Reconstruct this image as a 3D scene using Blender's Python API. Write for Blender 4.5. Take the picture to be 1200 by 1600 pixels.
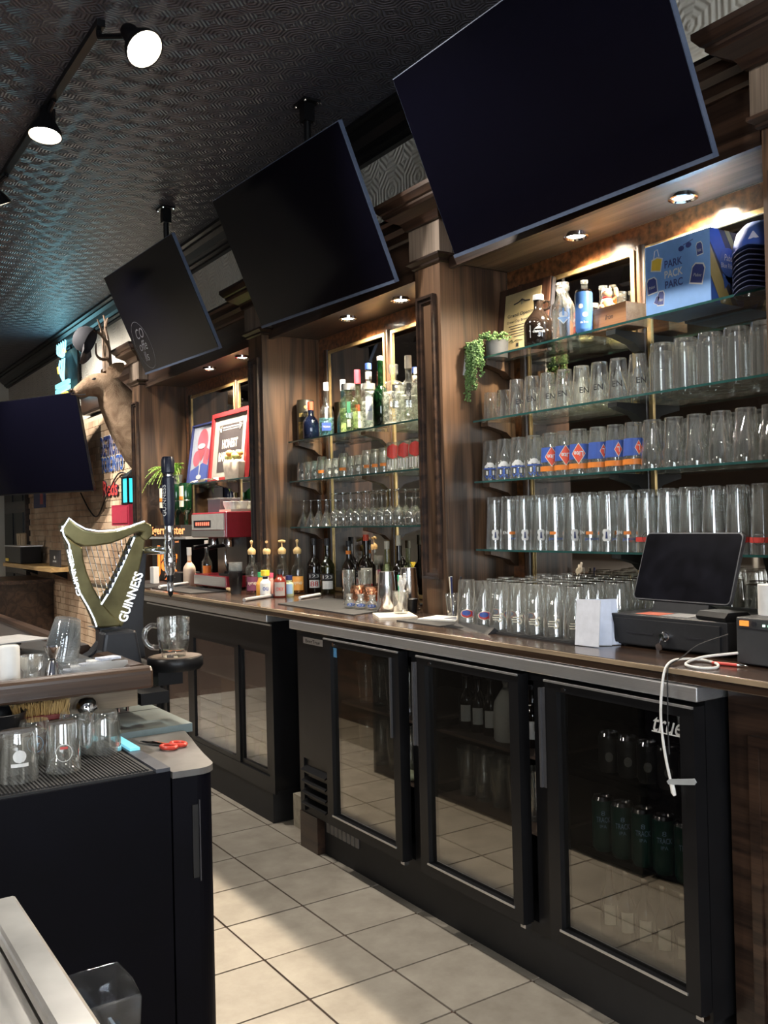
import bpy, bmesh, math, random
from mathutils import Vector, Matrix, Euler
random.seed(11)
for _o in list(bpy.data.objects): bpy.data.objects.remove(_o)
sc = bpy.context.scene
COL = sc.collection
PI = math.pi
# ------------------------------------------------------------------ camera
cd = bpy.data.cameras.new('camera'); cam = bpy.data.objects.new('camera', cd); COL.objects.link(cam)
_y, _p, _r = math.radians(56.6746), math.radians(0.5057), math.radians(-1.3281)
def _cam():
    # heading is measured from +X (towards the bar wall) in the survey of the room
    F = Vector((math.cos(_p)*math.cos(_y), math.cos(_p)*math.sin(_y), math.sin(_p)))
    R = Vector((math.sin(_y), -math.cos(_y), 0)); U = R.cross(F)
    R2 = math.cos(_r)*R + math.sin(_r)*U; U2 = -math.sin(_r)*R + math.cos(_r)*U
    m = Matrix((R2, U2, -F)).transposed().to_4x4(); m.translation = (-2.0199, -2.2672, 1.4928)
    return m
cam.matrix_world = _cam()
cd.sensor_fit = 'VERTICAL'; cd.sensor_height = 24.0; cd.lens = 24.0*1451.95/1600; cd.clip_start = 0.05
sc.camera = cam
# ------------------------------------------------------------------ world, exposure
w = bpy.data.worlds.new('room_ambient'); sc.world = w; w.use_nodes = True
w.node_tree.nodes['Background'].inputs[0].default_value = (0.62, 0.72, 0.9, 1)
w.node_tree.nodes['Background'].inputs[1].default_value = 0.05
sc.view_settings.view_transform = 'Standard'; sc.view_settings.look = 'None'
sc.view_settings.gamma = 1; sc.view_settings.use_curve_mapping = False
sc.view_settings.exposure = 1.2
sc.cycles.max_bounces = 8; sc.cycles.diffuse_bounces = 3; sc.cycles.glossy_bounces = 4; sc.cycles.use_adaptive_sampling = True; sc.cycles.adaptive_threshold = .02; sc.cycles.transparent_max_bounces = 24; sc.cycles.transmission_bounces = 8
sc.cycles.caustics_reflective = False; sc.cycles.caustics_refractive = False
sc.cycles.sample_clamp_indirect = 4.0
def lamp(name, kind, loc, energy, color=(1, .86, .68), rot=None, aim=None, parent=None, **kw):
    ld = bpy.data.lights.new(name, kind); ld.energy = energy; ld.color = color
    for k, v in kw.items(): setattr(ld, k, v)
    o = bpy.data.objects.new(name, ld); COL.objects.link(o); o.location = loc
    if aim is not None: o.rotation_euler = (Vector(aim)-Vector(loc)).to_track_quat('-Z', 'Y').to_euler()
    if parent:
        o.parent = parent; o.matrix_parent_inverse = parent.matrix_basis.inverted()
    return o
WARM = (1, .84, .64); NEUTRAL = (1, .93, .84)
# ------------------------------------------------------------------ mesh helpers
class MB:
    def __init__(s): s.v = []; s.f = []
    def add(s, vs, fs):
        n = len(s.v); s.v += [tuple(v) for v in vs]; s.f += [tuple(i+n for i in f) for f in fs]; return s
    def box(s, x0, x1, y0, y1, z0, z1, M=None):
        vs = [(x, y, z) for z in (z0, z1) for y in (y0, y1) for x in (x0, x1)]
        if M is not None: vs = [M @ Vector(v) for v in vs]
        return s.add(vs, [(0, 2, 3, 1), (4, 5, 7, 6), (0, 1, 5, 4), (2, 6, 7, 3), (0, 4, 6, 2), (1, 3, 7, 5)])
    def lathe(s, prof, n=20, at=(0, 0, 0), M=None, lobes=0, amp=0):
        vs = []; fs = []
        for (r, z) in prof:
            for k in range(n):
                a = 2*PI*k/n; rr = r*(1+amp*math.cos(lobes*a)) if lobes else r
                p = Vector((rr*math.cos(a), rr*math.sin(a), z))
                vs.append((M @ p if M is not None else p)+Vector(at))
        for i in range(len(prof)-1):
            for k in range(n):
                k2 = (k+1) % n; fs.append((i*n+k, i*n+k2, (i+1)*n+k2, (i+1)*n+k))
        return s.add(vs, fs)
    def tube(s, pts, r, n=6, caps=True):
        pts = [Vector(p) for p in pts]; rs = r if isinstance(r, (list, tuple)) else [r]*len(pts)
        vs = []; fs = []; up = Vector((.13, .31, .94)).normalized()
        for i, p in enumerate(pts):
            d = (pts[min(i+1, len(pts)-1)]-pts[max(i-1, 0)]).normalized()
            if abs(d.dot(up)) > .97: up = Vector((1, .1, .1)).normalized()
            a = d.cross(up).normalized(); b = d.cross(a)
            for k in range(n):
                t = 2*PI*k/n; vs.append(p+rs[i]*(math.cos(t)*a+math.sin(t)*b))
        for i in range(len(pts)-1):
            for k in range(n):
                k2 = (k+1) % n; fs.append((i*n+k, i*n+k2, (i+1)*n+k2, (i+1)*n+k))
        if caps: fs += [tuple(range(n))[::-1], tuple((len(pts)-1)*n+k for k in range(n))]
        return s.add(vs, fs)
    def prism(s, poly, axis, a, b, M=None):
        """poly in the two remaining axes (xyz order), extruded along axis from a to b"""
        def P(u, v, t):
            return {'x': (t, u, v), 'y': (u, t, v), 'z': (u, v, t)}[axis]
        n = len(poly); vs = [P(u, v, a) for u, v in poly]+[P(u, v, b) for u, v in poly]
        if M is not None: vs = [M @ Vector(v) for v in vs]
        fs = [tuple(range(n)), tuple(range(2*n-1, n-1, -1))]
        for k in range(n):
            k2 = (k+1) % n; fs.append((k, k+n, k2+n, k2))
        return s.add(vs, fs)
    def sphere(s, c, r, n=10, sc_=(1, 1, 1)):
        prof = [(max(1e-4, math.sin(PI*i/n)), -math.cos(PI*i/n)) for i in range(n+1)]
        M = Matrix.Diagonal((r*sc_[0], r*sc_[1], r*sc_[2])); return s.lathe(prof, max(8, n), c, M)
    def mesh(s, name, m, smooth=False):
        me = bpy.data.meshes.new(name); me.from_pydata(s.v, [], s.f)
        bm = bmesh.new(); bm.from_mesh(me); bmesh.ops.recalc_face_normals(bm, faces=bm.faces); bm.to_mesh(me); bm.free()
        if m is not None: me.materials.append(m)
        if smooth:
            me.polygons.foreach_set('use_smooth', [True]*len(me.polygons))
            try: me.set_sharp_from_angle(angle=math.radians(42))
            except Exception: pass
        return me
    def build(s, name, m, parent=None, smooth=False, local=False, bevel=0):
        o = bpy.data.objects.new(name, s.mesh(name, m, smooth)); COL.objects.link(o)
        if parent is not None:
            o.parent = parent
            if not local: o.matrix_parent_inverse = parent.matrix_basis.inverted()
        if bevel:
            b = o.modifiers.new('edge', 'BEVEL'); b.width = bevel; b.segments = 2; b.limit_method = 'ANGLE'
        return o
def tag(o, label, cat, group=None, kind=None):
    o['label'] = label
    if cat: o['category'] = cat
    if group: o['group'] = group
    if kind: o['kind'] = kind
    return o
def thing(name, label, cat, loc=(0, 0, 0), rz=0, group=None):
    o = bpy.data.objects.new(name, None); COL.objects.link(o); o.location = loc; o.rotation_euler = (0, 0, rz)
    o.empty_display_size = .05
    return tag(o, label, cat, group)
def struct(o, label=None):
    o['kind'] = 'structure'
    if label: o['label'] = label
    return o
def dup(root, loc, rz=None, label=None, group=None):
    r = root.copy(); COL.objects.link(r); r.location = loc
    if rz is not None: r.rotation_euler = (0, 0, rz)
    if label: r['label'] = label
    if group: r['group'] = group
    for ch in list(root.children):
        c = ch.copy(); COL.objects.link(c); c.parent = r; c.matrix_parent_inverse = Matrix()
        for g in ch.children:
            d = g.copy(); COL.objects.link(d); d.parent = c; d.matrix_parent_inverse = Matrix()
    return r
_tc = {}
def text_geo(body, size=1.0, bold=0.0, shear=0.0, spacing=1.0):
    key = (body, size, bold, shear, spacing)
    if key in _tc: return _tc[key]
    cu = bpy.data.curves.new('t', 'FONT'); cu.body = body; cu.size = size; cu.offset = bold*size; cu.shear = shear
    cu.align_x = 'CENTER'; cu.align_y = 'CENTER'; cu.resolution_u = 3; cu.space_character = spacing; cu.space_line = .85
    o = bpy.data.objects.new('t', cu); COL.objects.link(o)
    bpy.context.view_layer.update()
    me = o.evaluated_get(bpy.context.evaluated_depsgraph_get()).to_mesh()
    vs = [tuple(v.co) for v in me.vertices]; fs = [tuple(p.vertices) for p in me.polygons]
    bpy.data.objects.remove(o); bpy.data.curves.remove(cu)
    _tc[key] = (vs, fs); return _tc[key]
def text_on(mb, body, size, origin, right, up, bold=0.0, shear=0.0, fit=None, spacing=1.0):
    """flat lettering on a plane; fit=(w,h) scales it to that box"""
    vs, fs = text_geo(body, size, bold, shear, spacing)
    xs = [v[0] for v in vs]; ys = [v[1] for v in vs]
    cx, cy = (max(xs)+min(xs))/2, (max(ys)+min(ys))/2; sx = sy = 1
    if fit: sx = fit[0]/(max(xs)-min(xs)); sy = fit[1]/(max(ys)-min(ys))
    o, r, u = Vector(origin), Vector(right).normalized(), Vector(up).normalized()
    return mb.add([o+r*((v[0]-cx)*sx)+u*((v[1]-cy)*sy) for v in vs], fs)
def wrap(mb, geo, radius, z, ang, flip=1, sx=1):
    """flat shape bent round an upright cylinder; radius may be a function of z"""
    vs, fs = geo; out = []
    for v in vs:
        zz = z+v[1]*flip; r = radius(zz) if callable(radius) else radius
        a = ang+flip*v[0]*sx/r; out.append((r*math.cos(a), r*math.sin(a), zz))
    return mb.add(out, fs)
# ------------------------------------------------------------------ materials
def _nt(name):
    m = bpy.data.materials.new(name); m.use_nodes = True; nt = m.node_tree
    return m, nt, nt.nodes, nt.links, nt.nodes['Principled BSDF']
def pbr(name, c, rough=.5, metal=0, var=.08, scale=30, emis=0, bump=0, spec=.5, coat=0, stretch=None, alpha=None, trans=0):
    m, nt, N, L, b = _nt(name)
    tc = N.new('ShaderNodeTexCoord'); no = N.new('ShaderNodeTexNoise'); no.inputs['Scale'].default_value = scale; no.inputs['Detail'].default_value = 4
    if stretch:
        mp = N.new('ShaderNodeMapping'); mp.inputs['Scale'].default_value = stretch
        L.new(tc.outputs['Object'], mp.inputs[0]); L.new(mp.outputs[0], no.inputs['Vector'])
    else: L.new(tc.outputs['Object'], no.inputs['Vector'])
    rp = N.new('ShaderNodeValToRGB'); e = rp.color_ramp.elements
    e[0].position = .3; e[1].position = .7
    e[0].color = tuple(max(0, x*(1-var)) for x in c)+(1,); e[1].color = tuple(min(1, x*(1+var)) for x in c)+(1,)
    L.new(no.outputs['Fac'], rp.inputs[0]); L.new(rp.outputs[0], b.inputs['Base Color'])
    b.inputs['Roughness'].default_value = rough; b.inputs['Metallic'].default_value = metal
    b.inputs['Specular IOR Level'].default_value = spec; b.inputs['Coat Weight'].default_value = coat
    if trans: b.inputs['Transmission Weight'].default_value = trans
    if emis:
        L.new(rp.outputs[0], b.inputs['Emission Color']); b.inputs['Emission Strength'].default_value = emis
    if bump:
        bp = N.new('ShaderNodeBump'); bp.inputs['Strength'].default_value = bump; bp.inputs['Distance'].default_value = .005
        L.new(no.outputs['Fac'], bp.inputs['Height']); L.new(bp.outputs[0], b.inputs['Normal'])
    return m
def wood(name, dark, light, axis='z', scale=1.0, rough=.38, coat=.15, pores=.35):
    m, nt, N, L, b = _nt(name)
    tc = N.new('ShaderNodeTexCoord'); mp = N.new('ShaderNodeMapping')
    s = {'z': (9, 9, .75), 'y': (9, .75, 9), 'x': (.75, 9, 9)}[axis]
    mp.inputs['Scale'].default_value = tuple(k*scale for k in s); L.new(tc.outputs['Object'], mp.inputs[0])
    n1 = N.new('ShaderNodeTexNoise'); n1.inputs['Scale'].default_value = 1.0; n1.inputs['Detail'].default_value = 2; n1.inputs['Distortion'].default_value = .6
    L.new(mp.outputs[0], n1.inputs['Vector'])
    ml = N.new('ShaderNodeMath'); ml.operation = 'MULTIPLY'; ml.inputs[1].default_value = 22; L.new(n1.outputs['Fac'], ml.inputs[0])
    sn = N.new('ShaderNodeMath'); sn.operation = 'SINE'; L.new(ml.outputs[0], sn.inputs[0])
    mp2 = N.new('ShaderNodeMapping'); s2 = {'z': (160, 160, 3), 'y': (160, 3, 160), 'x': (3, 160, 160)}[axis]
    mp2.inputs['Scale'].default_value = s2; L.new(tc.outputs['Object'], mp2.inputs[0])
    n2 = N.new('ShaderNodeTexNoise'); n2.inputs['Scale'].default_value = 1; n2.inputs['Detail'].default_value = 3; L.new(mp2.outputs[0], n2.inputs['Vector'])
    a = N.new('ShaderNodeMath'); a.operation = 'MULTIPLY_ADD'; a.inputs[1].default_value = .22; a.inputs[2].default_value = .5; L.new(sn.outputs[0], a.inputs[0])
    mx = N.new('ShaderNodeMath'); mx.operation = 'MULTIPLY_ADD'; mx.inputs[1].default_value = pores*2; L.new(n2.outputs['Fac'], mx.inputs[0])
    sb = N.new('ShaderNodeMath'); sb.operation = 'SUBTRACT'; sb.inputs[1].default_value = pores; L.new(a.outputs[0], sb.inputs[0]); L.new(sb.outputs[0], mx.inputs[2])
    rp = N.new('ShaderNodeValToRGB'); rp.color_ramp.elements[0].position = .2; rp.color_ramp.elements[1].position = .85
    rp.color_ramp.elements[0].color = dark+(1,); rp.color_ramp.elements[1].color = light+(1,)
    L.new(mx.outputs[0], rp.inputs[0]); L.new(rp.outputs[0], b.inputs['Base Color'])
    b.inputs['Roughness'].default_value = rough; b.inputs['Coat Weight'].default_value = coat; b.inputs['Coat Roughness'].default_value = .25
    bp = N.new('ShaderNodeBump'); bp.inputs['Strength'].default_value = .12; bp.inputs['Distance'].default_value = .002
    L.new(n2.outputs['Fac'], bp.inputs['Height']); L.new(bp.outputs[0], b.inputs['Normal'])
    return m
def clear(name, tint=(.95, .97, .96), refl=.07, edge=.75, body=.05, bodycol=(.9, .95, .95), rough=.04, power=3.0, streak=(60, 60, 60)):
    """thin clear glass: mostly see-through, mirror-like at grazing angles, a trace of haze"""
    m = bpy.data.materials.new(name); m.use_nodes = True; nt = m.node_tree; N = nt.nodes; L = nt.links
    N.remove(N['Principled BSDF']); out = N['Material Output']
    t = N.new('ShaderNodeBsdfTransparent'); t.inputs[0].default_value = tint+(1,)
    g = N.new('ShaderNodeBsdfGlossy'); g.inputs['Roughness'].default_value = rough; g.inputs['Color'].default_value = (1, 1, 1, 1)
    lw = N.new('ShaderNodeLayerWeight'); lw.inputs[0].default_value = .5
    pw = N.new('ShaderNodeMath'); pw.operation = 'POWER'; pw.inputs[1].default_value = power; L.new(lw.outputs['Facing'], pw.inputs[0])
    ma = N.new('ShaderNodeMath'); ma.operation = 'MULTIPLY_ADD'; ma.inputs[1].default_value = edge; ma.inputs[2].default_value = refl; L.new(pw.outputs[0], ma.inputs[0])
    d = N.new('ShaderNodeBsdfTranslucent'); d.inputs[0].default_value = bodycol+(1,)
    d2 = N.new('ShaderNodeBsdfDiffuse'); d2.inputs[0].default_value = bodycol+(1,)
    md = N.new('ShaderNodeMixShader'); md.inputs[0].default_value = .5; L.new(d.outputs[0], md.inputs[1]); L.new(d2.outputs[0], md.inputs[2])
    tc = N.new('ShaderNodeTexCoord'); no = N.new('ShaderNodeTexNoise'); no.inputs['Scale'].default_value = 1; no.inputs['Detail'].default_value = 2
    mp = N.new('ShaderNodeMapping'); mp.inputs['Scale'].default_value = streak; L.new(tc.outputs['Object'], mp.inputs[0]); L.new(mp.outputs[0], no.inputs['Vector'])
    hz = N.new('ShaderNodeMapRange'); hz.inputs[1].default_value = .45; hz.inputs[2].default_value = .68; hz.inputs[3].default_value = body*.3; hz.inputs[4].default_value = body*2.2; L.new(no.outputs['Fac'], hz.inputs[0])
    m1 = N.new('ShaderNodeMixShader'); L.new(hz.outputs[0], m1.inputs[0]); L.new(t.outputs[0], m1.inputs[1]); L.new(md.outputs[0], m1.inputs[2])
    m2 = N.new('ShaderNodeMixShader'); L.new(ma.outputs[0], m2.inputs[0]); L.new(m1.outputs[0], m2.inputs[1]); L.new(g.outputs[0], m2.inputs[2])
    L.new(m2.outputs[0], out.inputs['Surface']); return m
def emit(name, c, s):
    m, nt, N, L, b = _nt(name); b.inputs['Base Color'].default_value = c+(1,); b.inputs['Emission Color'].default_value = c+(1,); b.inputs['Emission Strength'].default_value = s; return m
def tin(name, c, rough, metal, depth, cell=.15, plane='xy'):
    """pressed-tin / anaglypta relief: octagon medallions with ringed mouldings and beading"""
    m, nt, N, L, b = _nt(name)
    tc = N.new('ShaderNodeTexCoord'); sp = N.new('ShaderNodeSeparateXYZ'); L.new(tc.outputs['Object'], sp.inputs[0])
    def M(op, a, v=None, v2=None):
        n = N.new('ShaderNodeMath'); n.operation = op
        for i, q in enumerate((a, v, v2)):
            if q is None: continue
            if isinstance(q, (int, float)): n.inputs[i].default_value = q
            else: L.new(q, n.inputs[i])
        return n.outputs[0]
    i0, i1 = {'xy': (0, 1), 'yz': (1, 2), 'xz': (0, 2)}[plane]
    u = M('ABSOLUTE', M('SUBTRACT', M('FRACT', M('DIVIDE', sp.outputs[i0], cell)), .5))
    v = M('ABSOLUTE', M('SUBTRACT', M('FRACT', M('DIVIDE', sp.outputs[i1], cell)), .5))
    mxx = M('MAXIMUM', u, v); dg = M('MULTIPLY', M('ADD', u, v), .72); d = M('MAXIMUM', mxx, dg)
    rings = M('SINE', M('MULTIPLY', d, 52)); 
    no = N.new('ShaderNodeTexNoise'); no.inputs['Scale'].default_value = 5/cell*.9; no.inputs['Detail'].default_value = 1; L.new(tc.outputs['Object'], no.inputs['Vector'])
    vo = N.new('ShaderNodeTexVoronoi'); vo.inputs['Scale'].default_value = 9/cell*.75; L.new(tc.outputs['Object'], vo.inputs['Vector'])
    h = M('ADD', M('MULTIPLY', rings, .5), M('ADD', M('MULTIPLY', no.outputs['Fac'], .7), M('MULTIPLY', vo.outputs['Distance'], -.7)))
    bp = N.new('ShaderNodeBump'); bp.inputs['Strength'].default_value = 1; bp.inputs['Distance'].default_value = depth; L.new(h, bp.inputs['Height'])
    L.new(bp.outputs[0], b.inputs['Normal'])
    rp = N.new('ShaderNodeValToRGB'); rp.color_ramp.elements[0].color = tuple(x*.8 for x in c)+(1,); rp.color_ramp.elements[1].color = tuple(min(1, x*1.12) for x in c)+(1,)
    n2 = N.new('ShaderNodeTexNoise'); n2.inputs['Scale'].default_value = 2.2; L.new(tc.outputs['Object'], n2.inputs['Vector']); L.new(n2.outputs['Fac'], rp.inputs[0]); L.new(rp.outputs[0], b.inputs['Base Color'])
    b.inputs['Roughness'].default_value = rough; b.inputs['Metallic'].default_value = metal
    return m
def tile_mat():
    m, nt, N, L, b = _nt('floor_tile')
    tc = N.new('ShaderNodeTexCoord'); oi = N.new('ShaderNodeObjectInfo'); ad = N.new('ShaderNodeVectorMath'); ad.operation = 'ADD'
    L.new(tc.outputs['Object'], ad.inputs[0]); L.new(oi.outputs['Location'], ad.inputs[1])
    no = N.new('ShaderNodeTexNoise'); no.inputs['Scale'].default_value = 7; no.inputs['Detail'].default_value = 6; no.inputs['Roughness'].default_value = .65; L.new(ad.outputs[0], no.inputs['Vector'])
    rp = N.new('ShaderNodeValToRGB'); e = rp.color_ramp.elements; e[0].position = .3; e[1].position = .68
    e[0].color = (.235, .205, .165, 1); e[1].color = (.345, .31, .255, 1); L.new(no.outputs['Fac'], rp.inputs[0])
    hs = N.new('ShaderNodeHueSaturation'); mr = N.new('ShaderNodeMapRange'); mr.inputs[3].default_value = .92; mr.inputs[4].default_value = 1.06
    L.new(oi.outputs['Random'], mr.inputs[0]); L.new(mr.outputs[0], hs.inputs['Value']); L.new(rp.outputs[0], hs.inputs['Color']); L.new(hs.outputs[0], b.inputs['Base Color'])
    b.inputs['Roughness'].default_value = .42
    bp = N.new('ShaderNodeBump'); bp.inputs['Strength'].default_value = .15; bp.inputs['Distance'].default_value = .003; L.new(no.outputs['Fac'], bp.inputs['Height']); L.new(bp.outputs[0], b.inputs['Normal'])
    return m
def brick_mat():
    m, nt, N, L, b = _nt('brick')
    tc = N.new('ShaderNodeTexCoord'); oi = N.new('ShaderNodeObjectInfo'); ad = N.new('ShaderNodeVectorMath'); ad.operation = 'ADD'
    L.new(tc.outputs['Object'], ad.inputs[0]); L.new(oi.outputs['Location'], ad.inputs[1])
    no = N.new('ShaderNodeTexNoise'); no.inputs['Scale'].default_value = 3.1; no.inputs['Detail'].default_value = 5; L.new(ad.outputs[0], no.inputs['Vector'])
    rp = N.new('ShaderNodeValToRGB'); e = rp.color_ramp.elements; e[0].position = .32; e[1].position = .66
    e[0].color = (.36, .22, .13, 1); e[1].color = (.62, .47, .32, 1); L.new(no.outputs['Fac'], rp.inputs[0])
    hs = N.new('ShaderNodeHueSaturation'); mr = N.new('ShaderNodeMapRange'); mr.inputs[3].default_value = .75; mr.inputs[4].default_value = 1.2
    L.new(oi.outputs['Random'], mr.inputs[0]); L.new(mr.outputs[0], hs.inputs['Value']); L.new(rp.outputs[0], hs.inputs['Color']); L.new(hs.outputs[0], b.inputs['Base Color'])
    b.inputs['Roughness'].default_value = .85; return m
OAK = wood('dark_oak', (.022, .012, .007), (.135, .074, .040))
OAKY = wood('dark_oak_lengthwise', (.026, .014, .009), (.13, .07, .038), 'y')
OAKD = wood('oak_dark_stain', (.014, .008, .006), (.06, .033, .021), 'y', rough=.3)  # darker oak tone for mouldings, canopy and cabinet
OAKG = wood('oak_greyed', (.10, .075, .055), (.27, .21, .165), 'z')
BURL = pbr('burl_veneer', (.17, .065, .022), .28, var=.7, scale=38, coat=.3)
COUNTER = wood('worn_bar_top', (.018, .010, .007), (.075, .042, .026), 'y', rough=.2, coat=.4)
WORN = pbr('worn_edge', (.30, .22, .14), .5, var=.35, scale=40, stretch=(1, .1, 1))
STEEL = pbr('brushed_steel', (.72, .72, .73), .42, 1, var=.1, scale=60, stretch=(1, .05, 20))
CHROME = pbr('chrome', (.8, .8, .82), .08, 1, var=.02)
BLACK = pbr('black_enamel', (.007, .007, .008), .34, var=.15, scale=12, spec=.28)
BLACKM = pbr('black_matte', (.008, .008, .009), .6, var=.15)
RUBBER = pbr('black_rubber', (.018, .018, .019), .75, var=.2, scale=60, bump=.3)
SCREEN = pbr('dark_screen', (.002, .002, .005), .09, var=.1, spec=.3)
TVEDGE = pbr('tv_edge', (.09, .12, .19), .35, .2, var=.1)
GOLD = pbr('gilt_frame', (.62, .44, .20), .32, .75, var=.15)
MIRROR = pbr('smoked_mirror', (.50, .47, .42), .03, 1, var=.06, scale=4)
GLASS = clear('clear_glass', (.97, .98, .97), .13, .95, .11, (.95, .97, .93), .02, 1.6, (110, 110, 5))
GLASSC = clear('fine_glass', (.97, .98, .97), .09, .9, .02, (.92, .95, .92), .02, 2.0)
GLASSY = clear('shelf_glass', (.95, .985, .975), .05, .45, .008, (.7, .9, .85), .02, 3)
GEDGE = pbr('shelf_glass_edge', (.025, .085, .078), .12, var=.15, spec=.8)
PANE = clear('cooler_pane', (.66, .66, .64), .10, .7, .003, (.7, .68, .62), .012, 2.4)
TIN = tin('pressed_tin_black', (.095, .095, .118), .34, .15, .004)
ANAG = tin('embossed_white_wall', (.76, .72, .63), .6, 0, .006, .24, 'yz')
PLAIN = pbr('painted_wall', (.62, .57, .47), .8, var=.05, scale=3)
BULB = emit('lamp_lens', (1, .93, .80), 18)
BULBD = emit('downlight_lens', (1, .90, .72), 14)
WHITE = pbr('white_plastic', (.78, .78, .76), .4, var=.03)
CREAM = pbr('cream_enamel', (.72, .66, .54), .4, var=.04)
GROUT = pbr('grout', (.085, .05, .035), .9, var=.2)
# ------------------------------------------------------------------ setting
T = .32
fl = struct(MB().box(-7, .75, -6, 12.5, -.15, -.006).build('floor', GROUT), 'cream ceramic tile floor with dark grout joints')
tmesh = MB().prism([(-.156, -.153), (-.153, -.156), (.153, -.156), (.156, -.153), (.156, .153), (.153, .156), (-.153, .156), (-.156, .153)], 'z', -.006, 0).mesh('tile', tile_mat())
for i in range(-7, 1):
    for j in range(-8, 17):
        o = bpy.data.objects.new('tile', tmesh); COL.objects.link(o); o.parent = fl
        o.location = ((i+.5)*T, (j+.5)*T, random.uniform(-.0006, .0006)); o.rotation_euler = (random.uniform(-.001, .001), random.uniform(-.001, .001), 0)
struct(MB().box(-7, .75, -6, 12.5, 3.6, 3.7).build('ceiling', TIN), 'black pressed-tin ceiling with ornamental relief')
wr = struct(MB().box(.75, .9, -6, 12.5, 0, 3.6).build('wall_right', ANAG), 'off-white embossed wall above the back bar')
struct(MB().box(-7, .75, 11.4, 11.55, 0, 3.6).build('wall_far', PLAIN))
struct(MB().box(-7, -6.85, -6, 12.5, 0, 3.6).build('wall_left', pbr('customer_wall', (.10, .075, .06), .7)))
struct(MB().box(-7, .75, -6.1, -6, 0, 3.6).build('wall_back', pbr('entrance_wall', (.13, .11, .09), .7)))
# assumed shop windows behind the photographer, hinted by TV reflections, added for brightness
DAY = emit('added_daylight_pane', (.82, .91, 1.0), 5.5)
for k, (xa, xb) in enumerate(((-6.2, -4.7), (-4.5, -3.0), (-1.9, -.4))):
    wn = struct(MB().box(xa, xb, -6.0, -5.985, .75, 2.45).build('window_%d' % (k+1), DAY), 'tall shop window assumed in the entrance wall, added for brightness')
    m = MB()
    for x in (xa, (xa+xb)/2-.02, xb-.04): m.box(x, x+.04, -5.985, -5.95, .75, 2.45)
    for z in (.72, 1.75, 2.44): m.box(xa, xb, -5.985, -5.95, z, z+.04)
    m.build('window_frame', BLACK, wn)
# crown moulding under the ceiling
cp = [(.75, 3.6), (.57, 3.6), (.57, 3.578), (.60, 3.57), (.60, 3.556), (.635, 3.54), (.665, 3.505), (.69, 3.49), (.69, 3.475), (.715, 3.465), (.715, 3.45), (.75, 3.45)]
struct(MB().prism(cp, 'y', -6, 11.4).build('trim_1', BLACK), 'dark crown moulding between ceiling and wall')
cq = [(11.4, 3.6), (11.22, 3.6), (11.22, 3.578), (11.25, 3.56), (11.29, 3.53), (11.34, 3.48), (11.365, 3.46), (11.4, 3.45)]
struct(MB().prism(cq, 'x', -7, .57).build('trim_2', BLACK), 'dark crown moulding on the far wall')
# brick facing on the wall beyond the back bar
bw = struct(MB().box(.715, .75, 5.0, 10.1, 0, 2.62).build('wall_brick', pbr('mortar', (.50, .41, .31), .9, var=.12)), 'old buff brick wall with pale mortar')
BRK = brick_mat()
bmesh_ = MB().prism([(-.102, -.029), (-.099, -.032), (.099, -.032), (.102, -.029), (.102, .029), (.099, .032), (-.099, .032), (-.102, .029)], 'x', -.012, .012).mesh('brick', BRK)
spots = []
for r in range(36):
    for c in range(24):
        y = 5.11+c*.212+(r % 2)*.106; z = .12+r*.069
        if y < 10.0: spots.append((y, z))
spots.sort(key=lambda s: (not .72 < s[1] < 2.5, s[0]))
rest = MB()
for k, (y, z) in enumerate(spots):
    dx = random.uniform(-.003, .003)
    if k < 300:
        o = bpy.data.objects.new('brick', bmesh_); COL.objects.link(o); o.parent = bw; o.location = (.712+dx, y, z)
    else:
        rest.box(.70+dx, .72, y-.1, y+.1, z-.031, z+.031)
rb = rest.build('brick_courses', BRK, bw); rb['kind'] = 'stuff'
# dark panelled doorway and lintel at the far end
d = thing('panelled_door', 'dark panelled door standing past the brick wall', 'door', (.71, 10.75, 0))
MB().box(.66, .748, 10.12, 11.38, 0, 2.62).build('door_leaf', OAKD, d)
for z0, z1 in ((.15, .9), (1.05, 1.7), (1.85, 2.45)):
    for y0, y1 in ((10.2, 10.7), (10.8, 11.3)):
        MB().box(.645, .66, y0, y1, z0, z1).build('door_panel', BLACK, d)
# ------------------------------------------------------------------ back bar joinery
ct = thing('bar_worktop', 'long dark wooden back-bar worktop with worn front edge', 'worktop', (.3, 1.5, 1.045))
MB().box(-.03, .735, -2.6, 4.95, 1.045, 1.083).build('slab', COUNTER, ct, bevel=.003)
MB().box(-.036, -.03, -2.6, 4.95, 1.069, 1.0815).build('worn_nosing', WORN, ct)
COLS = [('fourth', -.84, -.66), ('third', .879, 1.06), ('second', 2.60, 2.78), ('first', 4.75, 4.93)]
CLAB = ['fluted oak column at the cash drawer end of the back bar', 'oak column between the pint-glass shelves and the liquor shelves',
        'oak column between the liquor shelves and the framed pictures', 'oak column beside the mounted deer head']
def moulding_ring(mb, x, y0, y1, prof):
    """stacked profile (projection, z) swept round three sides of a column that backs on to the wall"""
    rows = [((x-p, y0-p), (x-p, y1+p), z, p) for p, z in prof]
    vs = []; fs = []
    for (a, b, z, p) in rows:
        vs += [(.735, y0-p, z), (a[0], a[1], z), (b[0], b[1], z), (.735, y1+p, z)]
    for i in range(len(rows)-1):
        for k in range(3): fs.append((i*4+k, i*4+k+1, i*4+k+5, i*4+k+4))
    n = (len(rows)-1)*4; fs += [(0, 1, 2, 3), (n, n+1, n+2, n+3)]
    mb.add(vs, fs)
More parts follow.
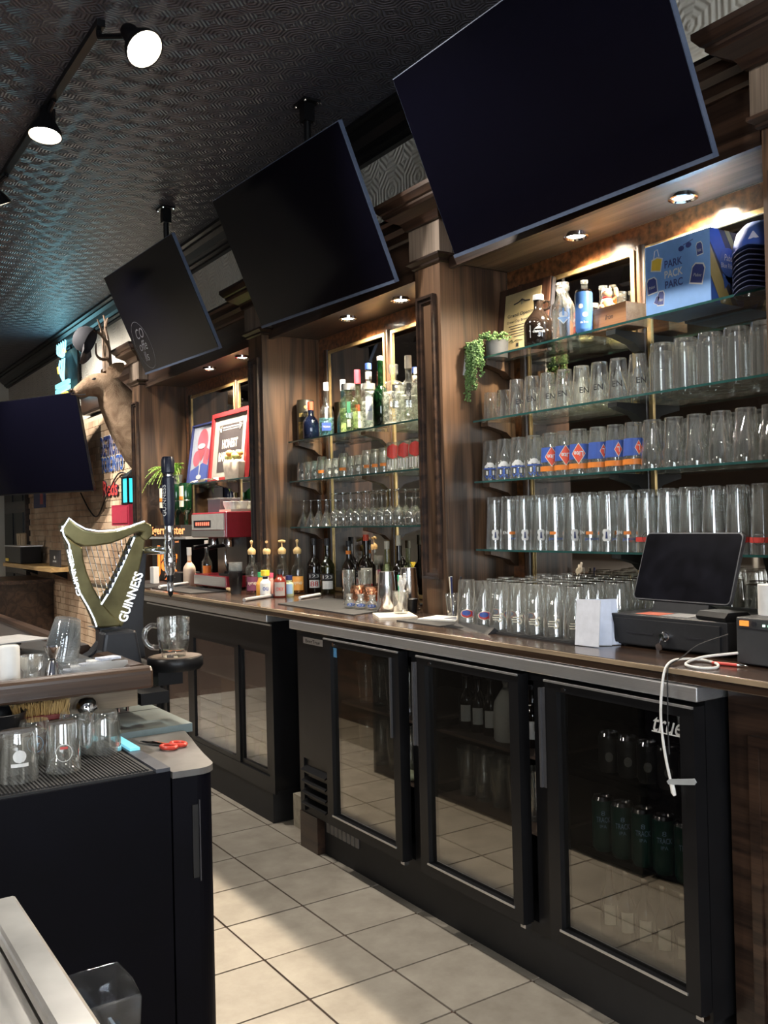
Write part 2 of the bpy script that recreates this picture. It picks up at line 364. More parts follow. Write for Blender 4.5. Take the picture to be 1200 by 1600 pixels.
for (nm, y0, y1), lb in zip(COLS, CLAB):
    c = thing('oak_column', lb, 'column', (.5, (y0+y1)/2, 1.083))
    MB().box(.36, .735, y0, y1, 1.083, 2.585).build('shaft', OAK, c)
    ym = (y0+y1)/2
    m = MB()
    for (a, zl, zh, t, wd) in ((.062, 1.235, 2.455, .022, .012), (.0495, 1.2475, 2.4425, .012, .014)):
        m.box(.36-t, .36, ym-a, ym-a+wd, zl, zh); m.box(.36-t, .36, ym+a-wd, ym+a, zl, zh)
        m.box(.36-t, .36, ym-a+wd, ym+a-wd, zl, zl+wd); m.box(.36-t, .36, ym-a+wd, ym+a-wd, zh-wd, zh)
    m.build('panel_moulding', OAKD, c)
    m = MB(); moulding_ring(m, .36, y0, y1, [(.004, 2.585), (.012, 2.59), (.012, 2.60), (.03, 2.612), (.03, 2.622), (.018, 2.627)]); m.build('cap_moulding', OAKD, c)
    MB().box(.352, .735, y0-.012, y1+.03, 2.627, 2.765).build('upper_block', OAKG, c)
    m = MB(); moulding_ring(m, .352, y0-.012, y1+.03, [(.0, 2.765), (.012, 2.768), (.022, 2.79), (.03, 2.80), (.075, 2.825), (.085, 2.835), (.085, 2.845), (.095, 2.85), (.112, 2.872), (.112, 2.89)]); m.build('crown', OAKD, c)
def soffit(y0, y1, lb, sy, dx=0):
    s = thing('canopy_soffit', lb, 'soffit', (.56, (y0+y1)/2, 2.58))
    MB().box(.42, .735, y0, y1, 2.585, 2.605).build('soffit_board', OAKD if sy else wood('soffit_oak_lit', (.10, .075, .05), (.26, .20, .14), 'y', rough=.4), s)  # paler board over the pint glasses has downlight bounce in its colour
    MB().box(.40, .425, y0, y1, 2.56, 2.605).build('lip', OAKD, s)
    MB().box(.42, .44, y0, y1, 2.605, 2.76).build('fascia', OAKD, s)
    p = [(.44, 2.86), (.335, 2.86), (.335, 2.845), (.35, 2.835), (.362, 2.815), (.362, 2.805), (.385, 2.79), (.40, 2.765), (.41, 2.755), (.42, 2.755), (.44, 2.76)]
    MB().prism(p, 'y', y0, y1).build('cornice', OAKD, s)
    MB().box(.44, .735, y0, y1, 2.84, 2.858).build('top_board', OAKD, s)
    for ch in s.children: ch.location.x += dx; 
    if dx:
        for ch in s.children: ch.scale.x = 1
    return s
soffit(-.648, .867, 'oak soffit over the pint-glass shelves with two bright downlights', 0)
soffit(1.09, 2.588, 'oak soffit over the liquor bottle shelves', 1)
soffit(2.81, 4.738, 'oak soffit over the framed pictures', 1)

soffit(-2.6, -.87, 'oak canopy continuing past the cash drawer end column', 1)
cx_ = thing('wall_canopy', 'dark oak canopy ledge running along the wall behind the deer head', 'canopy', (.70, 6.2, 2.62))
MB().prism([(.748, 2.64), (.66, 2.64), (.64, 2.66), (.64, 2.80), (.60, 2.83), (.58, 2.87), (.56, 2.88), (.56, 2.90), (.748, 2.90)], 'y', 4.97, 7.4).build('ledge_moulding', OAKD, cx_)
MIRR = [(.879, -.66, 'pint-glass shelves'), (2.6, 1.06, 'liquor shelves'), (4.75, 2.78, 'framed pictures')]
for (yl, yr, where) in MIRR:
    ym = (yl+yr)/2
    b = thing('mirror_surround', 'reddish burl veneer surround behind the '+where, 'surround', (.735, ym, 1.083))
    MB().box(.735, .748, yr+.001, yl-.001, 1.084, 2.584).build('veneer', BURL, b)
    for yy in (ym, yl-.105, yr+.105):
        prof = [(.735+0*.0, yy-.022)]+[(.735-.022*math.sin(PI*k/8), yy-.022*math.cos(PI*k/8)) for k in range(1, 8)]+[(.735, yy+.022)]
        MB().prism(prof, 'z', 1.083, 2.505).build('half_round_mullion', OAK, b, smooth=True)
    for (a, bb, side) in ((ym+.028, yl-.137, 'far'), (yr+.137, ym-.028, 'near')):
        mr = thing('wall_mirror', f'smoked mirror in thin gilt frame, {side} panel behind the {where}', 'mirror', (.73, (a+bb)/2, 1.09))
        MB().box(.727, .7345, a+.016, bb-.016, 1.106, 2.479).build('mirror_glass', MIRROR, mr)
        wl = .010 if side == 'far' else .018; wr2 = .018 if side == 'far' else .010
        m = MB(); m.box(.72, .7345, a, a+wr2, 1.09, 2.495); m.box(.72, .7345, bb-wl, bb, 1.09, 2.495); m.box(.72, .7345, a+wr2, bb-wl, 1.09, 1.108); m.box(.72, .7345, a+wr2, bb-wl, 2.477, 2.495)
        m.build('gilt_frame', GOLD, mr)
# ------------------------------------------------------------------ glass shelves
def shelf(yl, yr, z, lb, brk=BLACKM, x0=.515):
    s = thing('glass_shelf', lb, 'shelf', (.61, (yl+yr)/2, z))
    MB().box(x0+.002, .711, yr, yl, z-.008, z).build('glass_plate', GLASSY, s)
    MB().box(x0, x0+.002, yr, yl, z-.008, z).build('polished_edge', GEDGE, s)
    ym = (yl+yr)/2
    for yy, mt in ((ym, brk), (yl-.03, OAK), (yr+.03, brk)):
        w_ = .045
        MB().prism([(.711, z-.0085), (x0+.04, z-.0085), (x0+.04, z-.025), (.60, z-.035), (.66, z-.05), (.69, z-.075), (.711, z-.08)], 'y', yy-w_/2, yy+w_/2).build('bracket', mt, s)
    return s
YR = (.872, -.652); YM = (2.593, 1.067)
SR = [2.178, 1.913, 1.651, 1.359]; SM = [1.966, 1.733, 1.466]; SL = 1.79
for z, lb in zip(SR, ['top glass shelf holding the plaque, bottles and beer carton', 'glass shelf of lettered pints and thick mugs below the beer carton', 'glass shelf of blue and red printed pints', 'lowest glass shelf of tall pilsner glasses above the counter']):
    shelf(YR[0], YR[1], z, lb)
for z, lb in zip(SM, ['glass shelf holding the liquor bottles', 'glass shelf of small tumblers below the liquor bottles', 'glass shelf of upturned stemware']):
    shelf(YM[0], YM[1], z, lb, OAK)
shelf(4.743, 2.787, SL, 'glass shelf holding the framed pictures and potted fern', OAK)
# ------------------------------------------------------------------ downlights
def downlight(x, y, lb, e):
    d = thing('downlight', lb, 'light', (x, y, 2.585), 0, 'recessed downlights in the back bar soffit')
    n = 24
    MB().lathe([(.036, -.006), (.042, -.014), (.050, -.012), (.052, 0), (.036, 0), (.036, -.006)], n).build('trim_ring', CHROME, d, True, True)
    MB().lathe([(.0005, -.004), (.036, -.004)], n).build('lens', BULBD, d, True, True)
    lamp('downlight_beam', 'SPOT', (x, y, 2.575), e, WARM, aim=(x, y, 0), parent=d, spot_size=math.radians(150), spot_blend=.6, shadow_soft_size=.035)
for k, (x, y, lb) in enumerate([(.61, -.184, 'recessed downlight above the beer carton'), (.6, .316, 'recessed downlight above the lucky cat'), (.585, 1.50, 'recessed downlight above the liquor shelf nearest the pint glasses'),
                 (.57, 1.98, 'recessed downlight above the liquor shelf, farther of the two'), (.56, 3.3, 'recessed downlight above the red picture frame'), (.54, 3.8, 'recessed downlight above the cocktail print')]):
    downlight(x, y, lb, 78)
# ------------------------------------------------------------------ televisions
def tv(cx, cy, cz, yaw, lb, decal=False, pole=None):
    W, H = 1.23, .70; t = math.radians(24.3); a = math.radians(yaw); r = math.radians(-1.2)
    r0 = Vector((0, -1, 0)); u0 = Vector((-math.sin(t), 0, math.cos(t)))
    r2 = math.cos(r)*r0+math.sin(r)*u0; u2 = -math.sin(r)*r0+math.cos(r)*u0
    Rz = Matrix.Rotation(a, 3, 'Z'); r2 = Rz @ r2; u2 = Rz @ u2; n = r2.cross(u2)
    M = Matrix((r2, u2, n)).transposed().to_4x4(); M.translation = (cx, cy, cz)
    o = thing('wall_tv', lb, 'television', (cx, cy, cz)); o.rotation_euler = M.to_euler()
    MB().box(-W/2, W/2, -H/2, H/2, -.022, -.003).build('cabinet', TVEDGE, o, local=True)
    MB().box(-W/2+.004, W/2-.004, -H/2+.014, H/2-.004, -.003, 0).build('screen', SCREEN, o, local=True)
    MB().box(-W/2, W/2, -H/2, -H/2+.013, -.003, .004).build('lower_bezel', TVEDGE, o, local=True)
    MB().prism([(-.5, -.3), (.5, -.3), (.42, .1), (-.42, .1)], 'z', -.055, -.022).build('rear_housing', BLACKM, o, local=True)
    if decal:
        m = MB(); ring = [(math.cos(2*PI*k/40), math.sin(2*PI*k/40)) for k in range(40)]
        GREY = pbr('decal_grey', (.10, .10, .11), .4)
        dc = (-.44, -.16)
        m.add([(dc[0]+.135*x*s, dc[1]+.165*y*s, .001) for s in (1, .98) for x, y in ring], [(k, (k+1) % 40, 40+(k+1) % 40, 40+k) for k in range(40)])
        for i, (sx, sy, st) in enumerate(((.02, .08, 'CO'), (-.005, .0, 'offe'), (-.02, -.075, 'lls'))):
            text_on(m, st, .095, (dc[0]+sx, dc[1]+sy, .001), (1, 0, 0), (0, 1, 0), shear=.3)
        m.build('window_sticker', GREY, o, local=True)
    top = M @ Vector((0, .05, -.06)); m = MB()
    p = pole
    m.tube([(p[0], p[1], 3.6), (p[0], p[1], top.z+.02)], .018, 10)
    m.tube([(p[0], p[1], top.z+.04), tuple(top+Vector((.0, p[1]-cy, 0)))], .02, 8)
    pl = m.build('ceiling_pole', BLACK, o)
    m = MB(); m.box(p[0]-.045, p[0]+.045, p[1]-.06, p[1]+.06, 3.588, 3.6); m.box(p[0]-.028, p[0]+.028, p[1]-.028, p[1]+.028, 3.50, 3.588)
    m.build('ceiling_flange', BLACK, o)
    m = MB()
    for sx in (-.035, .035):
        for sy in (-.05, .05): m.sphere((p[0]+sx, p[1]+sy, 3.586), .007, 6)
    m.build('bolt', CHROME, o)
    return o
tv(.098, .015, 2.832, -1.5, 'large black television tilted over the pint-glass shelves', pole=(.30, .1))
tv(.094, 1.668, 2.857, 1.5, 'black television tilted over the liquor bottle shelves', pole=(.25, 1.805))
tv(.04, 3.435, 2.856, .5, 'black television with round script sticker on its screen corner', True, pole=(.19, 3.65))
# ------------------------------------------------------------------ bottle coolers
def cooler_shell(root, x0, x1, y0, y1, z0, z1, t=.035):
    m = MB(); m.box(x1-t, x1, y0, y1, z0, z1); m.box(x0, x1-t, y0, y1, z0, z0+t); m.box(x0, x1-t, y0, y1, z1-t, z1)
    m.box(x0, x1-t, y0, y0+t, z0+t, z1-t); m.box(x0, x1-t, y1-t, y1, z0+t, z1-t)
    return m
nc = thing('back_bar_cooler', 'three-door black bottle cooler with stainless top under the pint glasses', 'cooler', (.3, .43, 0))
m = cooler_shell(nc, 0, .66, -.695, 1.56, .165, 1.004)
m.box(0, .3, 1.23, 1.27, .2, .97); m.box(0, .03, 1.27, 1.525, .2, .97)
for y in (.59, -.09): m.box(0, .04, y-.05, y+.05, .2, .97)
m.build('body', BLACK, nc)
MB().box(.033, .6, -.66, 1.40, 0, .165).build('kick_plate', BLACKM, nc)
MB().box(-.005, .10, 1.40, 1.56, .0, .165).build('corner_foot_panel', OAKD, nc)
MB().box(-.04, .66, -.70, 1.563, 1.004, 1.043).build('stainless_top', STEEL, nc, bevel=.003)
MB().box(-.012, 0, 1.275, 1.535, .42, .975).build('compressor_cover', BLACK, nc)
m = MB(); m.box(-.0135, -.012, 1.30, 1.478, .943, .972); m.build('badge_plate', STEEL, nc)
text_on(m2 := MB(), 'BeerTrue', .02, (-.0145, 1.389, .957), (0, -1, 0), (0, 0, 1), fit=(.13, .016)); m2.build('badge_lettering', BLACK, nc)
for k in range(4):
    z = .225+k*.05
    MB().prism([(0, z), (-.03, z-.012), (-.03, z-.006), (0, z+.012)], 'y', 1.28, 1.50).build('louvre', BLACK, nc)
MB().box(-.012, 0, 1.50, 1.535, .18, .42).build('grille_stile', BLACK, nc)
m = MB()
for k in range(8): m.box(.028, .033, 1.35-k*.035, 1.375-k*.035, .105, .15)
m.build('kick_vent', pbr('vent_grey', (.18, .17, .16), .5), nc)
DOORS = [(.655, 1.222, 0), (-.022, .535, 1), (-.697, -.145, 2)]
for (ya, yb, k) in DOORS:
    dr = MB(); f = .045
    dr.box(-.05, -.006, ya, ya+f, .198, .992); dr.box(-.05, -.006, yb-f-.005, yb, .198, .992)
    dr.box(-.05, -.006, ya+f, yb-f-.005, .198, .245); dr.box(-.05, -.006, ya+f, yb-f-.005, .962, .992)
    d = dr.build('door', BLACK, nc)
    MB().box(-.032, -.026, ya+f, yb-f-.005, .245, .962).build('glass_pane', PANE, d)
    m = MB(); m.box(-.054, -.05, ya+f-.006, yb-f+.001, .239, .245); m.build('sill_strip', STEEL, d)
    MB().box(-.056, -.05, ya, yb, .988, .994).build('top_strip', STEEL, d)
    hy = ya+.05 if k == 0 else yb+.018
    m = MB(); m.box(-.058, -.05, hy-.004, hy+.004, .66, .966)
    if k: m.box(-.05, -.02, hy-.02, hy-.002, .66, .966)
    m.build('pull_handle', CHROME if False else pbr('handle_grey', (.12, .12, .13), .3, .6), d)
    MB().lathe([(.0005, -.053), (.008, -.053), (.008, -.048)], 14, M=Matrix.Rotation(PI/2, 3, 'Y'), at=(0, yb-.08, .972)).build('lock', CHROME, d, True)
    MB().box(-.045, -.02, ya-.004, ya+.02, .186, .198).build('hinge', CHROME, d)
    if k == 2:
        m = MB(); text_on(m, 'true', .06, (-.0335, -.60, .925), (0, -1, 0), (0, 0, 1), bold=.006, shear=.35, fit=(.10, .04)); m.box(-.034, -.0335, -.655, -.545, .903, .906); m.build('maker_script', WHITE, d)
    if k == 0:
        MB().box(-.0335, -.033, 1.145, 1.172, .915, .955).build('energy_sticker', pbr('sticker_blue', (.12, .35, .62), .5, var=.3, scale=80), d)
for (ya, yb) in ((.66, 1.22), (-.02, .53), (-.66, -.15)):
    for z in (.47, .715):
        m = MB()
        if ya > -.1: m.box(.03, .6, ya, yb, z-.01, z)
        else:
            for q in range(16): m.box(.03+q*.038, .034+q*.038, ya, yb, z-.005, z)
            m.box(.03, .036, ya, yb, z-.012, z); m.box(.59, .6, ya, yb, z-.012, z)
        m.build('cooler_shelf', pbr('cooler_shelf', (.13, .09, .07), .5) if ya > -.1 else BLACK, nc)
# far sliding-door cooler
fc = thing('sliding_door_cooler', 'black sliding-glass-door cooler under the coffee machine', 'cooler', (.3, 2.9, 0))
m = cooler_shell(fc, .045, .70, 1.885, 3.98, .165, 1.004)
m.box(.045, .1, 3.0, 3.05, .2, .97); m.box(.045, .1, 3.45, 3.5, .2, .97); m.box(.03, .045, 1.885, 3.98, .85, 1.0); m.box(.03, .045, 1.885, 3.98, .15, .225)
m.box(.03, .045, 1.885, 1.94, .225, .85); m.box(.03, .045, 3.5, 3.98, .225, .85)
m.build('body', BLACK, fc)
MB().box(.035, .55, 1.92, 3.98, 0, .165).build('kick_plate', BLACKM, fc)
MB().box(.0, .70, 1.88, 3.985, 1.004, 1.043).build('stainless_top', STEEL, fc, bevel=.003)
MB().box(.022, .03, 1.885, 3.7, .983, .99).build('top_strip', STEEL, fc)
for k, (ya, yb, x) in enumerate(((1.945, 2.33, .056), (2.30, 2.98, .046), (2.98, 3.47, .056))):
    m = MB(); f = .05
    m.box(x-.012, x+.012, ya, ya+f, .225, .85); m.box(x-.012, x+.012, yb-f, yb, .225, .85); m.box(x-.012, x+.012, ya+f, yb-f, .225, .25); m.box(x-.012, x+.012, ya+f, yb-f, .83, .85)
    d = m.build('sliding_door', BLACK, fc); MB().box(x-.003, x+.003, ya+f, yb-f, .25, .83).build('glass_pane', PANE, d)
for z in (.42, .63):
    MB().box(.1, .66, 1.93, 3.44, z-.01, z).build('cooler_shelf', pbr('pale_shelf', (.45, .42, .38), .5), fc)
MB().box(.02, .03, 3.56, 3.70, .57, .62).build('blue_indicator', pbr('blue_badge', (.05, .10, .55), .3, emis=.6), fc)
for k in range(6): MB().box(.012, .03, 3.52, 3.86, .24+k*.045, .262+k*.045).build('louvre', BLACK, fc)
pb = thing('stone_plinth', 'pale stone plinth block in the gap between the two coolers', 'plinth', (.15, 1.72, 0))
MB().box(.10, .25, 1.60, 1.83, 0, .16).build('block', pbr('plinth', (.40, .36, .28), .7, var=.2), pb); MB().box(.16, .25, 1.57, 1.87, .16, 1.0).build('filler_panel', BLACKM, pb)
# panelled cabinet at the right end
bc = thing('base_cabinet', 'dark oak panelled cabinet at the near end of the back bar', 'cabinet', (.3, -1.6, 0))
MB().box(.075, .7, -2.5, -.71, 0, 1.045).build('body', OAKD, bc)
for (ya, yb) in ((-1.55, -.78), (-2.42, -1.63)):
    m = MB(); z0, z1 = .12, .92
    for (i, t) in ((0, .02), (.0285, .012)):
        m.box(.075-t, .075, ya+i, ya+i+.028, z0+i, z1-i); m.box(.075-t, .075, yb-i-.028, yb-i, z0+i, z1-i); m.box(.075-t, .075, ya+i+.028, yb-i-.028, z0+i, z0+i+.028); m.box(.075-t, .075, ya+i+.028, yb-i-.028, z1-i-.028, z1-i)
    m.build('panel_moulding', OAKD, bc); MB().box(.067, .075, ya+.09, yb-.09, z0+.09, z1-.09).build('raised_panel', OAKD, bc)
# ------------------------------------------------------------------ track lights
tr = thing('light_track', 'black ceiling light track over the bar', 'track', (-.85, 4, 3.57))
m = MB(); m.box(-.87, -.835, 1.56, 8.0, 3.57, 3.6); m.build('rail', BLACK, tr)
MB().box(-.885, -.82, 2.44, 2.58, 3.50, 3.57).build('live_feed_box', BLACK, tr)
def head(px, py, c, aimv, lb, e, size=75):
    h = thing('track_spotlight', lb, 'light', c, 0, 'track spotlights')
    a = Vector(aimv).normalized(); q = a.to_track_quat('Z', 'Y').to_matrix(); C = Vector(c)
    MB().lathe([(.0005, -.15), (.03, -.15), (.036, -.13), (.04, -.09), (.075, -.03), (.082, .0), (.078, .0), (.066, -.02)], 24, M=q).build('can', BLACK, h, True, True)
    MB().lathe([(.077, -.001), (.056, -.026)], 24, M=q).build('reflector', CREAM, h, True, True)
    MB().lathe([(.0005, -.024), (.056, -.024)], 24, M=q).build('lens', BULB, h, True, True)
    m = MB(); b = C-a*.1
    m.tube([(px, py, 3.568), (px, py, b.z+.05)], .012, 8); m.tube([(px, py, b.z+.05), tuple(b)], .012, 8); m.build('arm', BLACK, h)
    lamp('track_beam', 'SPOT', tuple(C+a*.01), e, NEUTRAL, aim=tuple(C+a), parent=h, spot_size=math.radians(size), spot_blend=.7, shadow_soft_size=.06)
head(-.85, 1.60, (-.735, 1.37, 3.42), (.28, -.62, -.75), 'track spotlight with its bright lens facing the room, at the track end', 90, 95)
head(-.85, 2.34, (-.875, 2.43, 3.42), (-.1, -.12, -1), 'track spotlight aimed straight down, second along the track', 90, 95)
head(-.85, 3.45, (-.87, 3.59, 3.42), (.5, .2, -1), 'track spotlight half out of view, third along the track', 90, 95)
head(-.85, 5.2, (-.80, 5.25, 3.40), (.9, .25, -.75), 'unseen track spotlight added for the deer head and brick wall, fourth along the track', 130, 95)  # head out of view, added to light the far wall
head(-.85, 6.6, (-.80, 6.65, 3.40), (.9, .2, -.9), 'unseen track spotlight added for the brick wall, fifth along the track', 170, 95)  # another unseen added head, brightening the brick

t2 = thing('light_track', 'unseen black light track added over the near part of the bar', 'track', (-.85, -1.4, 3.57)); MB().box(-.87, -.835, -3.4, .5, 3.57, 3.6).build('rail', BLACK, t2)  # unseen second track with heads, added to brighten the back bar
for y, a, lb in ((.30, (.55, .12, -.75), 'added unseen spotlight aimed at the liquor shelves from over the bar'), (-.7, (.55, .35, -.75), 'added unseen spotlight aimed at the pint glasses from over the bar'), (-1.6, (.6, .35, -.75), 'added unseen spotlight aimed at the till from over the bar'), (-2.6, (-.1, .45, -.85), 'added unseen spotlight aimed along the floor behind the bar')):
    head(-.85, y, (-.83, y+.02, 3.42), a, lb, 14, 85)
def pendant(x, y, lb):  # assumed pendants out of view, hinted by TV reflections, added for brightness
    p = thing('assumed_pendant', lb, 'lamp', (x, y, 2.55), 0, 'assumed pendant lamps over the customers')
    MB().lathe([(.02, .22), (.03, .20), (.05, .17), (.21, .04), (.23, 0), (.225, 0), (.20, .04), (.045, .16)], 28).build('shade', pbr('shade_dark', (.05, .05, .05), .4), p, True, True)
    MB().sphere((0, 0, .06), .045, 10).build('bulb', BULB, p, True, True); MB().tube([(0, 0, .22), (0, 0, 1.05)], .006, 6).build('cord', BLACK, p, True, True)
    lamp('pendant_beam', 'SPOT', (x, y, 2.59), 75, NEUTRAL, aim=(x, y, 0), parent=p, spot_size=math.radians(165), spot_blend=.5, shadow_soft_size=.12)
for x, y, lb in ((-3.4, -2.8, 'assumed pendant lamp over the customer tables nearest the entrance'), (-3.4, .3, 'assumed pendant lamp over the customer side of the bar, second from the entrance'), (-3.4, 3.4, 'assumed pendant lamp over the customer side of the bar, third from the entrance'), (-3.4, 6.5, 'assumed pendant lamp over the far customer tables'), (-2.6, 9.2, 'assumed pendant lamp at the far end of the room'), (-1.4, -4.4, 'assumed pendant lamp behind the photographer by the entrance')): pendant(x, y, lb)
ORD = ['first', 'second', 'third', 'fourth', 'fifth', 'sixth', 'seventh', 'eighth', 'ninth', 'tenth', 'eleventh', 'twelfth', 'thirteenth', 'fourteenth', 'fifteenth', 'sixteenth']
# ------------------------------------------------------------------ drinkware
CAMX, CAMY = -2.02, -2.267
def face_cam(x, y, jit=0.0): return math.atan2(CAMY-y, CAMX-x)+random.uniform(-jit, jit)
def cup(outer, t=.003, base=.012, up=True):
    h = outer[-1][1]
    inner = [(max(.002, r-t), max(z, base)) for r, z in outer if z > base*.6]
    prof = [(.0005, 0)]+outer+[(outer[-1][0]-t*.5, h+.001)]+inner[::-1]+[(.0005, base)]
    if not up: prof = [(r, h-z) for r, z in prof]
    return prof
def rfun(outer, up=True, off=.0007):
    h = outer[-1][1]
    def f(z):
        zz = min(max(z if up else h-z, 0), h)
        for (r0, z0), (r1, z1) in zip(outer, outer[1:]):
            if z0 <= zz <= z1: return off+(r0+(r1-r0)*(zz-z0)/max(1e-6, z1-z0))
        return off+outer[-1][0]
    return f
def g_grid(w, h, cx=0, cy=0, nx=8, ny=2):
    vs = [(cx+w*(i/nx-.5), cy+h*(j/ny-.5)) for j in range(ny+1) for i in range(nx+1)]
    return vs, [(j*(nx+1)+i, j*(nx+1)+i+1, (j+1)*(nx+1)+i+1, (j+1)*(nx+1)+i) for j in range(ny) for i in range(nx)]
def g_blob(wf, h, cx=0, cy=0, ny=8, nx=4):
    """shape whose half-width at t in 0..1 (bottom..top) is wf(t)"""
    vs = [(cx+wf(j/ny)*(2*i/nx-1), cy+h*(j/ny-.5)) for j in range(ny+1) for i in range(nx+1)]
    return vs, [(j*(nx+1)+i, j*(nx+1)+i+1, (j+1)*(nx+1)+i+1, (j+1)*(nx+1)+i) for j in range(ny) for i in range(nx)]
def diamond(w, h, cx=0, cy=0): return g_blob(lambda t: w/2*(1-abs(2*t-1))+1e-5, h, cx, cy)
def ell(w, h, cx=0, cy=0): return g_blob(lambda t: w/2*math.sqrt(max(0, 1-(2*t-1)**2))+1e-5, h, cx, cy, 10)
def g_text(s, w, h, cx=0, cy=0, bold=0, shear=0):
    vs, fs = text_geo(s, 1.0, bold, shear); xs = [v[0] for v in vs]; ys = [v[1] for v in vs]
    mx, my = (max(xs)+min(xs))/2, (max(ys)+min(ys))/2; a, b = w/(max(xs)-min(xs)), h/(max(ys)-min(ys))
    return [(cx+(v[0]-mx)*a, cy+(v[1]-my)*b) for v in vs], fs
def ink(name, c, rough=.45, **k): return pbr(name, c, rough, var=k.pop('var', .05), **k)
I_W = ink('print_white', (.75, .75, .73)); I_K = ink('print_black', (.02, .02, .025)); I_B = ink('print_blue', (.05, .11, .42)); I_R = ink('print_red', (.62, .06, .05))
I_O = ink('print_orange', (.80, .24, .04)); I_N = ink('print_navy', (.02, .03, .12)); I_Y = ink('print_yellow', (.85, .60, .08)); I_G = ink('print_green', (.04, .20, .10)); I_C = ink('print_cream', (.80, .74, .60))
I_RB = ink('print_red_bright', (.82, .10, .05)); I_LB = ink('print_light_blue', (.30, .48, .72))
class Glass:
    """a drinking glass prototype: mesh data made once and shared by all its copies"""
    def __init__(s, outer, up=False, prints=(), t=.003, base=.012, n=20, lobes=0, amp=0, mat_=None, handle=None):
        s.h = outer[-1][1]; s.body = MB().lathe(cup(outer, t, base, up), n, lobes=lobes, amp=amp).mesh('bowl', mat_ or GLASS, True); s.pr = []
        f = rfun(outer, up, .0007+amp*.04)
        by = {}
        for g, mt, z in prints: by.setdefault(mt.name, (mt, []))[1].append((g, z))
        k = 0
        for mt, gs in by.values():
            m = MB()
            for g, z in gs: wrap(m, g, (lambda zz, kk=k: f(zz)+.0004*kk), z, 0, 1)
            s.pr.append(m.mesh('print', mt)); k += 1
        s.handle = None
        if handle is not None: s.handle = handle.mesh('handle', mat_ or GLASS, True)
    def put(s, name, x, y, z, label, group, rz=None, jit=.25, prints=True, cat='glass'):
        rz = face_cam(x, y, jit) if rz is None else rz
        if not s.handle and not (prints and s.pr):
            o = bpy.data.objects.new(name, s.body); COL.objects.link(o); o.location = (x, y, z); o.rotation_euler = (0, 0, rz); return tag(o, label, cat, group)
        r = thing(name, label, cat, (x, y, z), rz, group)
        def ch(nm, me):
            o = bpy.data.objects.new(nm, me); COL.objects.link(o); o.parent = r
        ch('bowl', s.body)
        if prints:
            for me in s.pr: ch('print', me)
        if s.handle: ch('handle', s.handle)
        return r
PINT = [(.029, 0), (.030, .004), (.0435, .150)]
PINTB = [(.031, 0), (.032, .004), (.037, .10), (.043, .115), (.0445, .172)]
PINT17 = [(.030, 0), (.031, .004), (.040, .13), (.0415, .172)]
PILS = [(.030, 0), (.031, .004), (.029, .03), (.033, .11), (.038, .19), (.0385, .222)]
MUG = [(.038, 0), (.040, .01), (.041, .03), (.045, .05), (.046, .165), (.047, .172)]
g_en = Glass(PINT, prints=[(g_text('EN', .036, .022, bold=.01), I_K, .055)])
g_tum = Glass([(.027, 0), (.028, .004), (.034, .118)], n=8)
g_mug = Glass(MUG, t=.007, base=.022, lobes=10, amp=.02, n=30)
bl = [(ell(.034, .022, 0, .022), I_W), (ell(.016, .016, -.018, .014), I_W), (ell(.016, .016, .018, .014), I_W), (g_grid(.06, .006, 0, .006), I_B), (g_grid(.010, .024, 0, -.012, 3), I_B), (g_grid(.007, .018, -.014, -.012, 2), I_W), (g_grid(.007, .018, .014, -.012, 2), I_W), (g_text('WL', .05, .014, 0, -.03, .02), I_B)]
g_blue = Glass(PINT17, prints=[(g, m_, .045) for g, m_ in bl])
def upside(g): return [(-a, -b) for a, b in g[0]], g[1]
g_lite = Glass(PINT17, prints=[(g_grid(.15, .058, 0, 0, 20), I_B, .085), (g_grid(.15, .02, 0, 0, 20), I_O, .03), (diamond(.056, .082), I_C, .077), (diamond(.050, .074), I_RB, .077), (upside(g_text('Lite', .036, .018, bold=.02)), I_W, .077)])
g_lblue = Glass(PINT17, prints=[(g_grid(.15, .062, 0, 0, 20), I_B, .083), (g_grid(.15, .02, 0, 0, 20), I_O, .03), (diamond(.030, .056, .012), I_C, .08), (diamond(.026, .048, .012), I_RB, .08), (upside(g_text('L', .009, .02, -.012, 0, .02)), I_W, .08)])
g_p17 = Glass(PINTB, n=32, lobes=7, amp=.010)
g_pil = Glass(PILS, n=36, lobes=9, amp=.014, prints=[(g_blob(lambda t: .011+.004*abs(math.sin(2*PI*t)), .044, 0, 0), I_W, .06), (g_blob(lambda t: .0022+.0022*(1-t), .026, 0, 0), I_N, .06), (g_text('Junction', .05, .012, .045, 0), I_B, .045), (g_grid(.03, .014, .05, 0), I_O, .068)])
g_pilb = Glass(PILS, n=36, lobes=9, amp=.014, prints=[(g_text('Junction', .056, .013, .01, 0), I_B, .045), (g_grid(.026, .012, 0, 0), I_O, .068), (g_text('EN', .02, .012, -.03, 0), I_W, .07)])
ringg = ([(.02*q*math.cos(2*PI*k/24), .021*q*math.sin(2*PI*k/24)) for q in (1, .93) for k in range(24)], [(k, (k+1) % 24, 24+(k+1) % 24, 24+k) for k in range(24)])
g_pilr = Glass(PILS, n=36, lobes=9, amp=.014, prints=[(g_grid(.17, .017, 0, 0, 22), I_R, .045), (ringg, I_K, .05)])
g_oval = Glass(PINT17, prints=[(ell(.052, .034), I_C, .045), (ell(.047, .029), I_R, .045), (ell(.034, .02, -.003, .003), I_B, .045), (g_text('Cub', .03, .012, 0, -.002, .02, .3), I_C, .045)])
g_scr = Glass(PINT17, prints=[(g_text('S', .02, .034, .006, 0, .03, .3), I_C, .045), (g_grid(.022, .003, -.01, .008), I_C, .045), (g_grid(.026, .003, -.012, .0), I_C, .045), (g_grid(.022, .003, -.012, -.008), I_C, .045)])
g_cpl = Glass(PINT17, n=32, lobes=8, amp=.010)
